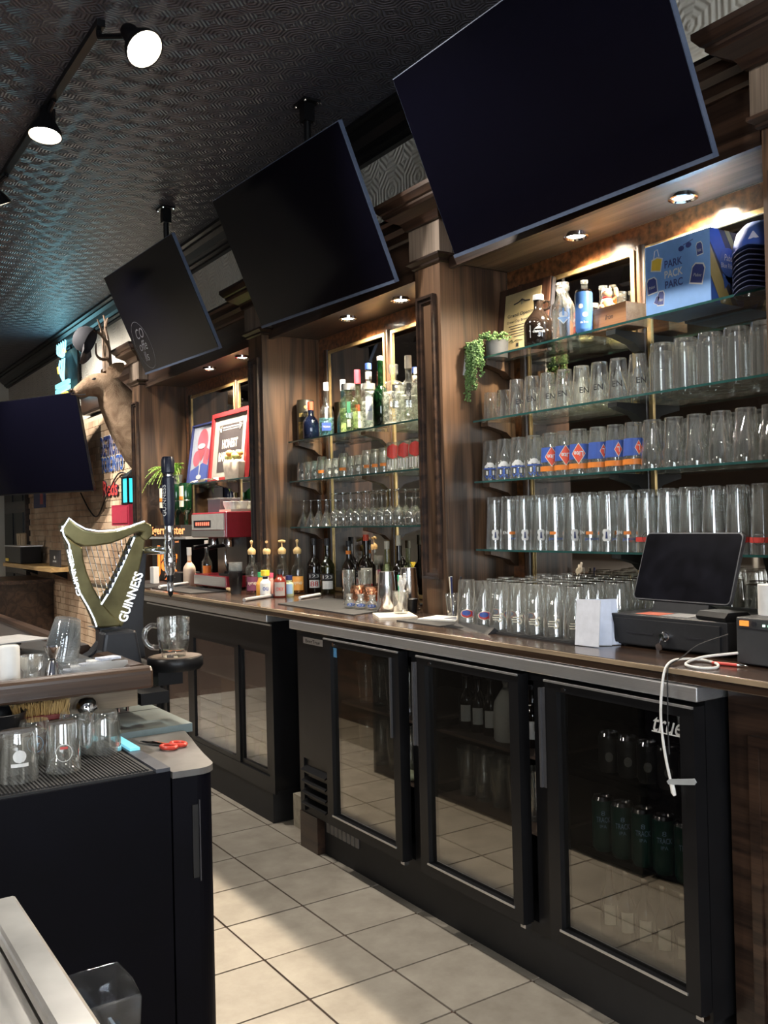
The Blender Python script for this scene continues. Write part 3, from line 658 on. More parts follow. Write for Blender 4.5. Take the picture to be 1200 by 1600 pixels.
SM_T = [(.026, 0), (.027, .004), (.031, .04), (.034, .105)]
g_sm = Glass(SM_T, t=.0025, n=18)
g_smk = Glass(SM_T, t=.0025, n=18, prints=[(ell(.018, .02), I_W, .03), (g_text('NEW', .03, .008, 0, .012, .02, .3), I_K, .04)])
g_smo = Glass([(.025, 0), (.026, .004), (.030, .03), (.035, .045), (.034, .125)], t=.0025, n=18, prints=[(g_grid(.05, .016, 0, 0, 10), I_O, .04)])
leaf = [(g_blob(lambda t: .040*(1-abs(2*t-1)**2)+.006*math.sin(9*t), .075), I_R)]+[(g_grid(.009, .05, -.03+k*.015, 0, 2, 4), I_W) for k in range(5)]
g_red = Glass([(.034, 0), (.035, .004), (.044, .145)], prints=[(leaf[0][0], I_R, .098)]+[(g, I_W, .035) for g, _ in leaf[1:]])
def stem(bowl, hs, rb):
    hb = bowl[-1][1]
    up = [(.0005, 0), (rb, 0), (rb, .002), (.006, .006), (.0036, .012), (.0036, hs-.008), (.008, hs)]+[(r, hs+z) for r, z in bowl]
    inn = [(r-.0018, hs+z+(.003 if i == 0 else 0)) for i, (r, z) in enumerate(bowl)][::-1]
    prof = up+inn+[(.0005, hs+.005)]; h = hs+hb
    return [(r, h-z) for r, z in prof], h
class Stem(Glass):
    def __init__(s, bowl, hs, rb, prints=()):
        p, s.h = stem(bowl, hs, rb); s.body = MB().lathe(p, 22).mesh('stem_glass', GLASS, True); s.pr = []; s.handle = None
s_mart = Stem([(.01, .006), (.03, .05), (.042, .085)], .065, .034)
s_wine = Stem([(.012, .004), (.03, .02), (.036, .045), (.035, .07), (.031, .095)], .085, .036)
s_shrt = Stem([(.012, .004), (.034, .025), (.040, .055), (.036, .085)], .05, .034)
z = SR[1]
for k, y in enumerate((.82, .735)): g_tum.put('tumbler', .575, y, z, f'plain faceted tumbler, {ORD[k]} from the column on the shelf below the plaque', 'faceted tumblers by the column', .3)
for k in range(8):
    g_en.put('pint_glass', .57, .645-k*.0925, z, f'upturned pint with dark EN lettering, {ORD[k]} of its kind from the column', 'EN-lettered pint glasses', jit=.5)
    g_tum.put('tumbler', .665, .62-k*.0925, z, 'plain tumbler in the back row behind the EN-lettered pints', 'back-row tumblers behind the EN pints', .2)
for k in range(6):
    g_mug.put('thick_pint_glass', .575, -.105-k*.1, z, f'heavy ribbed upturned beer glass below the beer carton, {ORD[k]} after the EN pints', 'heavy beer glasses below the carton')
    if k < 5: g_mug.put('thick_pint_glass', .668, -.155-k*.1, z, 'heavy ribbed beer glass in the back row below the beer carton', 'back row of heavy beer glasses')
z = SR[2]
for k in range(4): g_blue.put('pint_glass', .57, .825-k*.0905, z, f'upturned pint with white and blue mushroom-like print, {ORD[k]} from the column', 'blue and white printed pints', jit=.15)
for k, y in enumerate((.455, .37, .285)): g_lite.put('pint_glass', .57-.006*k, y, z, f'upturned pint with red diamond reading Lite on blue, {ORD[k]} from the column', 'red diamond Lite pints', jit=.12)
for k, y in enumerate((.198, .112, .026)): g_lblue.put('pint_glass', .57, y, z, f'upturned pint with blue band and narrow red diamond, {ORD[k]} after the Lite pints', 'blue banded pints', jit=.5)
for k in range(6): g_p17.put('pint_glass', .57, -.06-k*.094, z, f'plain upturned bulge-rim pint, {ORD[k]} after the blue banded pints', 'plain bulge-rim pints')
for k in range(15): g_p17.put('pint_glass', .664, .80-k*.095, z, 'plain pint in the back row behind the red and blue printed pints', 'back row behind the printed pints')
z = SR[3]
for k in range(15):
    y = .81-k*.0925
    if k in (0, 2, 3, 5, 7): g_pil.put('pilsner_glass', .57, y, z, f'tall upturned glass with white badge, {ORD[k]} from the column on the lowest shelf', 'white badge pilsner glasses', jit=.35)
    elif k < 9: g_pilb.put('pilsner_glass', .57, y, z, f'tall upturned glass with orange patch, {ORD[k]} from the column on the lowest shelf', 'blue lettered pilsner glasses', jit=.4)
    else: g_pilr.put('pilsner_glass', .57, y, z, f'tall upturned glass with red band, {ORD[k]} from the column on the lowest shelf', 'red banded pilsner glasses', jit=.4)
    g_pilr.put('pilsner_glass', .663, y-.04, z, 'tall plain glass in the back row of the lowest shelf', 'back row of tall glasses', prints=False)
# glasses on the counter mat
mt = thing('bar_mat', 'black rubber bar mat under the crowd of upturned pints', 'mat', (.42, 0, 1.083))
m = MB(); m.box(.10, .72, -.145, .56, 1.083, 1.088); m.build('mat_base', RUBBER, mt)
m = MB()
for k in range(76): m.box(.104+k*.008, .107+k*.008, -.14, .555, 1.088, 1.091)
m.build('rib', RUBBER, mt)['kind'] = 'stuff'
for r_, x in enumerate((.165, .262, .36, .458, .556, .65)):
    for k in range(12):
        y = .50-k*.0945-(r_ % 2)*.047
        if x < .2 and y < -.12: continue
        if x < .64 and y < -.12: continue
        if -.19 < y < -.10: continue
        if y < -.145: zc = 1.0832
        else: zc = 1.0912
        if r_ == 0:
            (g_oval if k < 2 else g_scr).put('pint_glass', x, y, zc, f'upturned pint with red and blue oval logo, {ORD[k]} in the front row on the mat' if k < 2 else f'upturned pint with cream script S, {ORD[k]} in the front row on the mat',
                                          'oval logo pints on the mat' if k < 2 else 'cream script pints on the mat', jit=.15)
        elif r_ == 1 and k < 3: g_oval.put('pint_glass', x, y, zc, f'upturned pint with oval logo, {ORD[k]} in the second row on the mat', 'second-row oval logo pints', jit=.2)
        else: g_cpl.put('pint_glass', x, y, zc, 'plain upturned pint in the crowd at the back of the mat', 'plain pints at the back of the mat')
# liquor bay glasses
z = SM[1]
for k in range(12):
    y = 2.53-k*.079
    if k in (0, 1, 2, 4, 5, 7, 8): g_smk.put('tumbler', .57, y, z, f'small upturned tumbler with white badge, {ORD[k]} from the far end below the liquor', 'badge tumblers below the liquor', jit=.3)
    else: g_smo.put('tumbler', .57, y, z, f'small upturned tumbler with orange band, {ORD[k]} from the far end below the liquor', 'orange band tumblers', jit=.3)
    g_sm.put('tumbler', .655, y-.035, z, 'plain small tumbler in the back row below the liquor bottles', 'back row of small tumblers')
for k, y in enumerate((1.57, 1.475, 1.38, 1.285)): g_red.put('pint_glass', .57, y, z, f'upturned glass with red leaf print and white stripes, {ORD[3-k]} from the near column', 'red leaf printed glasses', jit=.2)
for y in (1.53, 1.43, 1.33): g_sm.put('tumbler', .66, y, z, 'plain tumbler hidden behind the red leaf glasses', 'tumblers behind the red leaf glasses')
z = SM[2]
for k in range(4): s_mart.put('stem_glass', .575, 2.535-k*.088, z, f'flared cocktail glass upside down, {ORD[k]} from the far end of the stemware shelf', 'upturned cocktail glasses')
for k in range(9): s_wine.put('stem_glass', .575, 2.16-k*.077, z, f'wine glass upside down, {ORD[k]} after the cocktail glasses on the stemware shelf', 'upturned wine glasses')
for k in range(3): s_shrt.put('stem_glass', .575, 1.43-k*.09, z, f'round short-stemmed glass upside down, {ORD[2-k]} from the near column', 'upturned round beer glasses')
for k in range(13): (s_wine if k > 2 else s_mart).put('stem_glass', .662, 2.49-k*.088, z, 'upturned stem glass in the back row of the stemware shelf', 'back row stemware')
# ------------------------------------------------------------------ bottles
def bmat(name, tint, body=.03, bc=None): return clear(name, tint, .06, .55, body, bc or tint, .04)
B_CLR = bmat('bottle_clear', (.93, .96, .93)); B_GRN = bmat('bottle_green', (.06, .22, .08), .1, (.03, .16, .05)); B_BRN = pbr('bottle_dark', (.012, .008, .006), .08, spec=.8); B_BLU = bmat('bottle_pale_blue', (.45, .78, .88))
B_NVY = pbr('bottle_navy', (.006, .010, .03), .08, spec=.8); B_PGR = bmat('bottle_pale_green', (.80, .90, .70))
LIQ = {}
def liquid(c):
    if c not in LIQ: LIQ[c] = clear('liquid_%d' % len(LIQ), c, .02, .1, .22, c, .05)
    return LIQ[c]
def bottle(name, label, loc, h, r, nr=.013, nh=.09, sh=.045, glass=None, cap=(I_K, .03), labels=(), liq=None, group=None, n=20, square=0, foot=.004, cat='bottle', rz=None, capr=1.12, pump=None):
    b = thing(name, label, cat, loc, face_cam(loc[0], loc[1]) if rz is None else rz, group)
    hb = h-cap[1]-nh; z1 = hb-sh
    o = [(.0005, .0), (r*.94, 0), (r, foot), (r, z1), (r*.93, z1+sh*.35), (r*.6, z1+sh*.8), (nr*1.15, hb), (nr, hb+nh*.15), (nr, h-cap[1])]
    def body(prof, k=1.0):
        if square:
            m = MB(); nn = 24; vs = []; fs = []
            for (q, zz) in prof:
                for i in range(nn):
                    a = 2*PI*i/nn; p = 2+(square-2)*min(1, max(0, (q-nr)/(r-nr+1e-6)))
                    s = (abs(math.cos(a))**p+abs(math.sin(a))**p)**(-1/p); vs.append((q*s*math.cos(a), q*s*math.sin(a), zz))
            for i in range(len(prof)-1):
                for j in range(nn): fs.append((i*nn+j, i*nn+(j+1) % nn, (i+1)*nn+(j+1) % nn, (i+1)*nn+j))
            return m.add(vs, fs)
        return MB().lathe(prof, n)
    body(o).build('glass_body', glass or B_CLR, b, True, True)
    if liq:
        c, lev = liq; zt = max(foot+.01, z1*lev)
        body([(.0005, foot+.004), (r*.9, foot+.004), (r*.93, zt), (.0005, zt)]).build('liquid', liquid(c), b, True, True)
    if pump:
        m = MB().lathe([(nr*1.3, h-cap[1]-.012), (nr*1.5, h-cap[1]), (nr*1.5, h-cap[1]+.012), (nr, h-cap[1]+.022), (.004, h-cap[1]+.03), (.004, h+.02)], 12)
        m.tube([(.02, 0, h+.024), (0, 0, h+.028), (-.05, 0, h+.012)] if pump == 1 else [(0, .02, h+.024), (0, 0, h+.028), (0, -.02, h+.026)], [.008, .009, .006], 8)
        m.build('pump', pbr('pump_tan', (.70, .48, .22), .45), b, True, True)
    elif cap[1]: MB().lathe([(.0005, h), (nr*capr, h), (nr*capr*1.02, h-cap[1]*.9), (nr*capr, h-cap[1]-.002), (nr*.9, h-cap[1]-.002)], 16).build('cap', cap[0], b, True, True)
    for (za, zb, mt_, ang, tx) in labels:
        m = MB(); rr = r*1.012 if not square else r*1.04
        zf = (lambda zz: rr) if zb <= z1+.005 else (lambda zz: nr*1.15)
        if square and zb <= z1+.005: m.box(rr*.985, rr, -r*ang*.55, r*ang*.55, za, zb)
        else: wrap(m, g_grid(ang*2*zf(0), zb-za, 0, 0, 10), zf, (za+zb)/2, 0)
        lo = m.build('label', mt_, b, local=True)
        if tx:
            m = MB(); wtxt, ink_, sz = tx
            if square: text_on(m, wtxt, .01, (rr+.0006, 0, (za+zb)/2), (0, 1, 0), (0, 0, 1), fit=(r*ang*.9, sz), bold=.01)
            else: wrap(m, g_text(wtxt, zf(0)*ang*1.5, sz, bold=.01), lambda zz: zf(zz)+.0006, (za+zb)/2, 0)
            m.build('lettering', ink_, lo, local=True)
    return b
zb = SM[0]
LQ = 'liquor bottles on the top shelf'
cn = thing('gift_tin', 'tall black and gold tin at the far end of the liquor shelf', 'tin', (.60, 2.53, zb), face_cam(.6, 2.53))
MB().lathe([(.0005, 0), (.052, 0), (.052, .225), (.050, .23), (.050, .24), (.0005, .242)], 24).build('tin_body', pbr('tin_black', (.03, .028, .02), .35), cn, True, True)
wrap(m := MB(), g_grid(.10, .10, 0, 0, 10), .0525, .06, 0); m.build('gold_print', pbr('tin_gold', (.22, .16, .06), .4, .4, var=.7, scale=60), cn, local=True)
wrap(m := MB(), g_text('BERFELD', .085, .022, bold=.02), .0528, .15, 0); wrap(m, g_blob(lambda t: .012*t*(1-t)*3, .02), .0528, .195, 0); m.build('gold_lettering', pbr('gold_ink', (.55, .42, .15), .4), cn, local=True)
bottle('liquor_bottle', 'dark squat bottle with red cap and cream label', (.57, 2.415, zb), .215, .047, .015, .035, .045, B_NVY, (I_RB, .045), [(.02, .115, I_C, .65, ('amaro', I_O, .02))], group=LQ)
bottle('liquor_bottle', 'clear tequila bottle with blue band label and navy cap', (.575, 2.245, zb), .305, .043, .014, .075, .07, B_CLR, (ink('foil_silver', (.6, .62, .68), .3), .045), [(.03, .075, I_B, 1.1, ('TEQUILA', I_W, .012)), (.10, .165, I_W, .5, None)], ((.55, .85, .92), .9), LQ, square=4)
bottle('liquor_bottle', 'slim pale blue bottle with white cap', (.645, 2.175, zb), .315, .036, .014, .10, .07, B_BLU, (I_W, .06), [(.02, .07, I_W, .4, None)], group=LQ)
bottle('liquor_bottle', 'wine-shaped bottle with red foil neck behind the silver stopper', (.655, 2.035, zb), .35, .036, .014, .07, .06, B_PGR, (pbr('foil_red', (.42, .04, .06), .35), .075), [(.03, .12, I_W, .8, ('GIN', I_K, .02))], group=LQ, capr=1.25)
bottle('liquor_bottle', 'clear square bottle with round silver stopper and green label', (.565, 1.985, zb), .26, .050, .02, .03, .04, B_PGR, (pbr('stopper_silver', (.62, .64, .66), .25, .7), .032), [(.10, .16, I_G, .35, None), (.025, .065, I_C, .35, None)], ((.88, .93, .75), .8), LQ, square=4, capr=1.9)
bottle('liquor_bottle', 'clear bottle with silver stopper, second in the row', (.64, 1.905, zb), .255, .045, .02, .03, .04, B_CLR, (pbr('stopper_silver2', (.60, .62, .64), .25, .7), .03), group=LQ, square=4, capr=1.9)
bottle('liquor_bottle', 'tall clear bottle with blue cap and white paper label', (.58, 1.805, zb), .345, .042, .015, .075, .06, B_CLR, (I_B, .03), [(.045, .165, I_W, .75, ('VODKA', I_B, .03)), (.262, .30, I_W, 2.2, None)], ((.93, .95, .93), .8), LQ, square=4)
bottle('liquor_bottle', 'black bottle with green neck and oval grey label', (.585, 1.70, zb), .365, .042, .014, .13, .06, B_GRN, (I_W, .02), [(.04, .17, pbr('label_grey', (.16, .15, .16), .4), 1.3, ('IRISH', I_W, .025))], ((.02, .02, .025), .95), LQ)
bottle('liquor_bottle', 'square clear decanter bottle with glass stopper and black label', (.572, 1.56, zb), .30, .055, .016, .035, .03, B_CLR, (GLASS, .045), [(.08, .20, I_K, .5, ('Nv', I_W, .03))], ((.94, .96, .94), .85), LQ, square=6, capr=1.5)
bottle('liquor_bottle', 'clear bottle with cream and navy capped neck by the column', (.575, 1.435, zb), .325, .044, .015, .06, .05, B_CLR, (I_C, .06), [(.08, .19, I_K, .6, ('No1', I_W, .03))], ((.94, .95, .93), .85), LQ, square=5)
bottle('liquor_bottle', 'clear bottle with pale stopper half hidden at the column', (.668, 1.49, zb), .28, .04, .015, .05, .05, B_CLR, (I_W, .03), group=LQ)
bottle('liquor_bottle', 'clear bottle with long pale neck hidden behind the column edge', (.585, 1.33, zb), .31, .042, .014, .08, .05, B_CLR, (I_W, .03), group=LQ)
# counter bottles in the liquor bay
zk = 1.083
bottle('liqueur_bottle', 'black liqueur bottle with red lips label, farther of the twin pair', (.60, 2.47, zk), .315, .042, .014, .075, .05, B_BRN, (I_K, .04), [(.03, .075, I_W, .75, ('88', I_R, .03)), (.08, .115, I_K, .9, ('123', I_W, .018)), (.118, .16, I_W, .75, ('8', I_R, .03))])
bottle('liqueur_bottle', 'olive liqueur bottle with white label, nearer of the twin pair', (.60, 2.315, zk), .315, .042, .014, .075, .05, bmat('bottle_olive', (.30, .32, .16), .12, (.10, .11, .05)), (I_K, .04), [(.03, .075, I_W, .75, None), (.08, .115, I_K, .9, ('123', I_W, .018)), (.118, .16, I_W, .75, None)])
bottle('liqueur_bottle', 'dark bottle with long yellow label under the stemware', (.66, 2.18, zk), .30, .040, .013, .08, .06, B_BRN, (I_K, .03), [(.02, .15, I_Y, .85, ('T\nX', I_O, .07)), (.225, .245, I_O, 2.4, None)])
bottle('liqueur_bottle', 'black wine-shouldered bottle with red foil and red-cream label', (.62, 1.93, zk), .335, .042, .014, .09, .06, B_BRN, (I_RB, .03), [(.03, .075, I_R, .8, None), (.075, .16, I_C, .8, None)])
bottle('liqueur_bottle', 'pale green bottle with cream label standing at the mirror', (.66, 1.79, zk), .30, .036, .013, .08, .05, B_PGR, (I_C, .04), [(.05, .18, I_C, .9, None)])
bottle('liqueur_bottle', 'tall dark bottle with tan label beside the pale green bottle', (.66, 1.68, zk), .33, .040, .013, .09, .05, B_BRN, (I_C, .05), [(.05, .17, pbr('label_tan', (.32, .24, .14), .6), .9, None)])
# ------------------------------------------------------------------ top shelf of the right bay
zt = SR[0]
pq = thing('award_plaque', 'dark wooden plaque with brass plate reading Grand Opening', 'plaque', (.664, .72, zt)); pq.rotation_euler = (0, math.radians(7), 0)
MB().box(-.012, .012, -.165, .155, 0, .315).build('wood_board', wood('plaque_wood', (.03, .014, .009), (.09, .04, .025)), pq, local=True)
MB().box(-.015, -.012, -.115, .11, .035, .285).build('brass_plate', pbr('brass_plate', (.62, .50, .27), .38, .3, var=.06), pq, local=True)
m = MB()
for s, sz, zz, w_ in (('Grand Opening', .02, .185, .175), ('Crew City Brewhouse', .014, .158, .18)): text_on(m, s, sz, (-.0156, 0, zz), (0, -1, 0), (0, 0, 1), bold=.012, fit=(w_, sz))
for k, (zz, w_) in enumerate(((.138, .15), (.126, .13), (.114, .15), (.102, .12), (.09, .08))): m.box(-.0156, -.0152, -w_/2, w_/2, zz, zz+.003)
m.tube([(-.0155, .05, .235), (-.0155, .02, .24), (-.0155, 0, .25), (-.0155, -.02, .24), (-.0155, -.05, .237)], .003, 5); m.tube([(-.0155, 0, .25), (-.0155, 0, .228)], .002, 5)
m.tube([(-.0155, .07, .07), (-.0155, .05, .078), (-.0155, .04, .066), (-.0155, .02, .075), (-.0155, -.02, .07)], .0012, 4); m.box(-.0156, -.0152, .005, .02, .045, .06)
m.build('engraving', I_K, pq, local=True)
MB().box(-.008, .01, -.175, -.168, 0, .31).build('easel_back', I_K, pq, local=True)
pl = thing('trailing_plant', 'small trailing succulent in a dark pot spilling down by the column', 'plant', (.60, .80, zt))
MB().lathe([(.0005, 0), (.045, 0), (.05, .075), (.045, .075), (.042, .06), (.0005, .06)], 20).build('pot', pbr('pot_slate', (.06, .065, .07), .6), pl, True, True)
SUC = pbr('succulent_green', (.12, .22, .07), .5, var=.4, scale=90)
m = MB(); rs = random.Random(4)
for s in range(26):
    a = rs.uniform(-.9, .9); ln = rs.choice((.05, .09, .14, .19, .24)); x0, y0 = -.05-.045*rs.random()-.02, .02+.055*a
    x1 = -.10-rs.random()*.03; t = 0
    pts = [(-.02, .02*a, .075), (-.06, y0*.7, .09), (x1, y0, .06)]
    while t < ln: t += .008; pts.append((x1+rs.uniform(-.004, .004), y0+rs.uniform(-.004, .004)+.02*t, .06-t))
    for p in pts[1:]:
        for q in range(3):
            d = Vector((rs.uniform(-1, 1), rs.uniform(-1, 1), rs.uniform(-.7, .7)))*.008
            m.sphere((p[0]+d.x, p[1]+d.y, p[2]+d.z), rs.uniform(.0034, .005), 5)
for q in range(140):
    m.sphere((rs.uniform(-.06, .04), rs.uniform(-.05, .05), .072+rs.uniform(0, .035)), rs.uniform(.004, .006), 5)
m.build('foliage', SUC, pl, True, True)['kind'] = 'stuff'
hs = thing('cable_bracket', 'pale plastic holder fixed to the column beside the trailing plant', 'bracket', (.505, .879, 2.17)); 
m = MB(); m.prism([(-.035, -.06), (.0, -.075), (.012, .05), (-.012, .075)], 'y', -.012, -.001); m.build('holder', pbr('pale_plastic', (.45, .47, .50), .5), hs, local=True)
gr = thing('growler_jug', 'dark brown growler jug with diamond logo and white cap', 'jug', (.57, .505, zt), face_cam(.57, .505))
MB().lathe([(.0005, 0), (.055, 0), (.06, .006), (.06, .085), (.056, .10), (.04, .122), (.024, .14), (.018, .15), (.0175, .185)], 28).build('jug_body', B_BRN, gr, True, True)
MB().lathe([(.0005, .207), (.021, .207), (.022, .19), (.021, .186), (.016, .186)], 18).build('cap', I_W, gr, True, True)
MB().tube([(.0, .018, .175), (0, .03, .183), (0, .043, .178), (0, .046, .165), (0, .04, .153), (0, .028, .148), (0, .02, .150)], .0055, 8).build('finger_loop', B_BRN, gr, True, True)
m = MB()
for sgn in (1, .86):
    pass
dv = [(.042*q*x, .026*q*y) for q in (1, .9) for x, y in ((0, 1), (1, 0), (0, -1), (-1, 0))]
wrap(m, (dv, [(k, (k+1) % 4, 4+(k+1) % 4, 4+k) for k in range(4)]), .0612, .055, .0); wrap(m, g_grid(.0022, .05, -.036, -.018, 1, 6), .0612, .07, 0)
wrap(m, g_text('detroit', .05, .012, 0, -.003, .02), .0612, .055, 0); wrap(m, g_blob(lambda t: .018*(1-t)+.001, .012, 0, .012), .0612, .055, 0); m.build('logo', I_W, gr, local=True)
mk = thing('milk_bottle', 'large clear ribbed-neck glass bottle with blue and white badge', 'bottle', (.565, .36, zt), face_cam(.565, .36))
MB().lathe(cup([(.040, 0), (.046, .006), (.047, .11), (.044, .135), (.028, .165), (.023, .18), (.023, .19), (.027, .195), (.027, .208), (.024, .213), (.026, .222)], .003, .008), 28).build('bottle_body', GLASS, mk, True, True)
m = MB(); wrap(m, ell(.034, .03, 0, .004), .0476, .085, 0); wrap(m, g_blob(lambda t: .022*t+.002, .024, 0, -.018), .0478, .085, 0); m.build('badge', I_W, mk, local=True)
m = MB(); wrap(m, g_grid(.04, .008, 0, -.008), .0482, .085, 0); wrap(m, g_blob(lambda t: .012*t, .014, 0, -.02), .0482, .085, 0); wrap(m, g_text('I', .008, .03, 0, .016, .02), .0482, .085, 0); m.build('badge_print', I_LB, mk, local=True)
bottle('beer_bottle', 'clear beer bottle with red and white label behind the blue can', (.648, .325, zt), .235, .031, .013, .07, .05, B_CLR, (GLASS, .008), [(.03, .055, I_R, 1.2, None), (.055, .085, I_W, 1.2, ('BLACK', I_R, .012)), (.085, .115, I_R, 1.2, None), (.155, .18, I_O, 2, None)], ((.85, .80, .55), .25))
def can(name, label, loc, r, h, cm, prints=(), group=None, cat='can'):
    c = thing(name, label, cat, loc, face_cam(loc[0], loc[1]), group)
    MB().lathe([(.0005, .006), (r*.72, .004), (r*.78, 0), (r*.98, .012), (r, .018), (r, h-.016), (r*.97, h-.010)], 24).build('can_body', cm, c, True, True)
    MB().lathe([(r*.97, h-.010), (r*.84, h), (r*.81, h), (r*.79, h-.006), (.0005, h-.006)], 24).build('lid', CHROME, c, True, True)
    for g, mt_, z in prints: wrap(m := MB(), g, r+.0005, z, 0); m.build('print', mt_, c, local=True)
    return c
can('beer_can', 'tall blue beer can with gold emblem beside the wooden box', (.55, .235, zt), .033, .165, ink('can_blue', (.06, .16, .42), .3), [(ell(.018, .018, -.012), I_C, .10), (ell(.020, .018, .004), I_C, .068), (g_text('ale', .03, .008), I_W, .04)])
wb = thing('wooden_box', 'open pale wooden box marked Iron on the top shelf', 'box', (.62, .14, zt), math.radians(-3))
m = MB(); m.box(-.055, .055, -.105, .105, 0, .006); m.box(-.055, -.048, -.105, .105, .006, .085); m.box(.048, .055, -.105, .105, .006, .085); m.box(-.048, .048, -.105, -.098, .006, .085); m.box(-.048, .048, .098, .105, .006, .085)
m.box(-.048, .048, -.098, .098, .072, .078)
m.build('box_body', wood('cedar', (.40, .15, .045), (.62, .29, .11), 'y', rough=.5), wb, local=True)
text_on(m := MB(), 'Iron', .02, (-.0556, -.02, .045), (0, -1, 0), (0, 0, 1), shear=.3, fit=(.04, .018)); m.build('brand_mark', I_K, wb, local=True)
lc = thing('lucky_cat_figurine', 'small cream beckoning cat figurine on the wooden box', 'figurine', (.60, .165, zt+.0782), face_cam(.6, .165))
CATC = pbr('cat_cream', (.62, .40, .22), .35, var=.1)
m = MB(); m.sphere((0, 0, .028), .024, 12, (.85, .95, 1.15)); m.sphere((.003, 0, .066), .019, 12, (.9, 1.1, .92)); m.sphere((.014, .022, .014), .010, 8); m.sphere((.014, -.02, .014), .010, 8)
m.tube([(0, .022, .04), (.006, .034, .055), (.008, .034, .075), (.008, .031, .084)], [.008, .008, .008, .006], 8)
for sy in (-1, 1): m.lathe([(.007, 0), (.0005, .014)], 8, (.0, sy*.012, .079))
m.build('body', CATC, lc, True, True)
m = MB(); m.lathe([(.0165, .046), (.0185, .049), (.0165, .052)], 16); m.sphere((.018, .006, .07), .0022, 6); m.sphere((.018, -.006, .07), .0022, 6); m.build('collar', I_R, lc, True, True)
bottle('small_bottle', 'little clear bottle with amber base behind the lucky cat', (.645, .225, zt), .19, .025, .015, .05, .03, B_CLR, (GLASS, .01), [], ((.75, .45, .12), .8))
pb_ = thing('beer_carton', 'light blue beer carton printed PARK PACK PARC on the top shelf', 'carton', (.54, -.205, zt), 0)
CB = ink('carton_blue', (.20, .40, .78), .5); x0, x1, y0, y1, zz = .0, .17, -.135, .135, .245
MB().box(x0, x1, y0, y1, 0, zz).build('carton_body', CB, pb_, local=True, bevel=.002)
def onfront(m, pts, off=.0006):   # pts in (u right, v up) on the carton front
    m.add([(-off, -u, v) for u, v in pts], [tuple(range(len(pts)))])
CN_ = ink('carton_navy', (.06, .08, .26))
for s, v in (('PARK', .165), ('PARC', .095)): text_on(m := MB(), s, .03, (-.0008, .012, v), (0, -1, 0), (0, 0, 1), bold=.02, fit=(.074, .026)); m.build('lettering', CN_, pb_, local=True)
text_on(m := MB(), 'PACK', .03, (-.0008, .012, .13), (0, -1, 0), (0, 0, 1), bold=.02, fit=(.076, .026)); m.build('lettering', I_W, pb_, local=True)
for (u, v, w_, h_, a) in ((-.105, .105, .046, .058, .1), (.085, .105, .055, .07, -.25), (.095, .185, .026, .045, .1), (-.068, .055, .03, .052, -.1), (-.085, .052, .018, .03, -.5)):
    c_, s_ = math.cos(a), math.sin(a)
    R = lambda q: [(u+(x*c_-y*s_), v+(x*s_+y*c_)) for x, y in ((-w_*q/2, -h_*q/2), (w_*q/2, -h_*q/2), (w_*q/2, h_*q*.3), (w_*q*.3, h_*q/2), (-w_*q*.3, h_*q/2), (-w_*q/2, h_*q*.3))]
    onfront(m := MB(), R(1.0), .0006); so_ = m.build('sticker', I_W, pb_, local=True)
    onfront(m := MB(), R(.86), .001); m.build('sticker_print', CN_, so_, local=True)
    if w_ > .025: text_on(m := MB(), 'Pabst', .01, (-.0015, -u, v-.005), (0, -c_, s_), (0, s_, c_), fit=(w_*.6, .010), shear=.2); m.build('sticker_lettering', I_W, so_, local=True)
onfront(m := MB(), [(-.11, .155), (-.065, .145), (-.055, .19), (-.08, .20), (-.105, .195)], .0006); so_ = m.build('bag_sticker', I_W, pb_, local=True)
onfront(m := MB(), [(-.106, .159), (-.068, .15), (-.06, .187), (-.08, .195), (-.102, .19)], .001); m.build('bag_print', I_Y, so_, local=True)
MB().tube([(-.001, .095, .195), (-.001, .09, .222), (-.001, .078, .225), (-.001, .072, .20)], .0014, 5).build('bag_handle', I_W, so_, local=True)
for du in (.0, .03): MB().add([(-.001, -(.022+du+.012*math.cos(2*PI*i/14)), .203+.5*du*.3+.009*math.sin(2*PI*i/14)) for i in range(14)], [tuple(range(14))]).build('sunglass_lens', CN_, pb_, local=True)
MB().tube([(-.001, -.03, .212), (-.001, -.07, .222)], .0014, 5).build('sunglass_arm', CN_, pb_, local=True)
m = MB(); m.box(x0+.0005, x1-.0005, y0-.0006, y0, .001, zz-.001); m.build('side_print', ink('carton_dark', (.05, .05, .07)), pb_, local=True)
m = MB(); m.prism([(.0, .245), (.045, .245), (.17, .03), (.17, .0), (.14, .0), (0, .2)], 'y', y0-.0012, y0-.0006); m.prism([(0, .08), (.0, .0), (.05, 0)], 'y', y0-.0012, y0-.0006)
m.lathe([(.0005, 0), (.048, 0), (.048, .0009)], 30, (.095, y0-.0014, .14), Matrix.Rotation(PI/2, 3, 'X')); m.prism([(.06, .10), (.13, .10), (.12, .05), (.095, .075), (.07, .05)], 'y', y0-.0012, y0-.0006); m.build('ribbon_print', ink('carton_royal', (.05, .12, .42)), pb_, local=True)
m = MB(); text_on(m, 'Pabst', .02, (.095, y0-.0026, .155), (1, 0, 0), (0, 0, 1), shear=.2, fit=(.05, .022)); text_on(m, 'Blue Ribbon', .02, (.095, y0-.0026, .128), (1, 0, 0), (0, 0, 1), fit=(.082, .016)); m.build('side_lettering', I_W, pb_, local=True)
m = MB(); m.prism([(.075, .245), (.10, .245), (.17, .14), (.17, .10)], 'y', y0-.0011, y0-.0006); m.prism([(.0, .19), (.0, .09), (.05, .0), (.11, 0)], 'y', y0-.0010, y0-.0006); m.build('gold_stripe', ink('carton_gold', (.42, .32, .12)), pb_, local=True)
HATS = 'stacked caps on the top shelf'
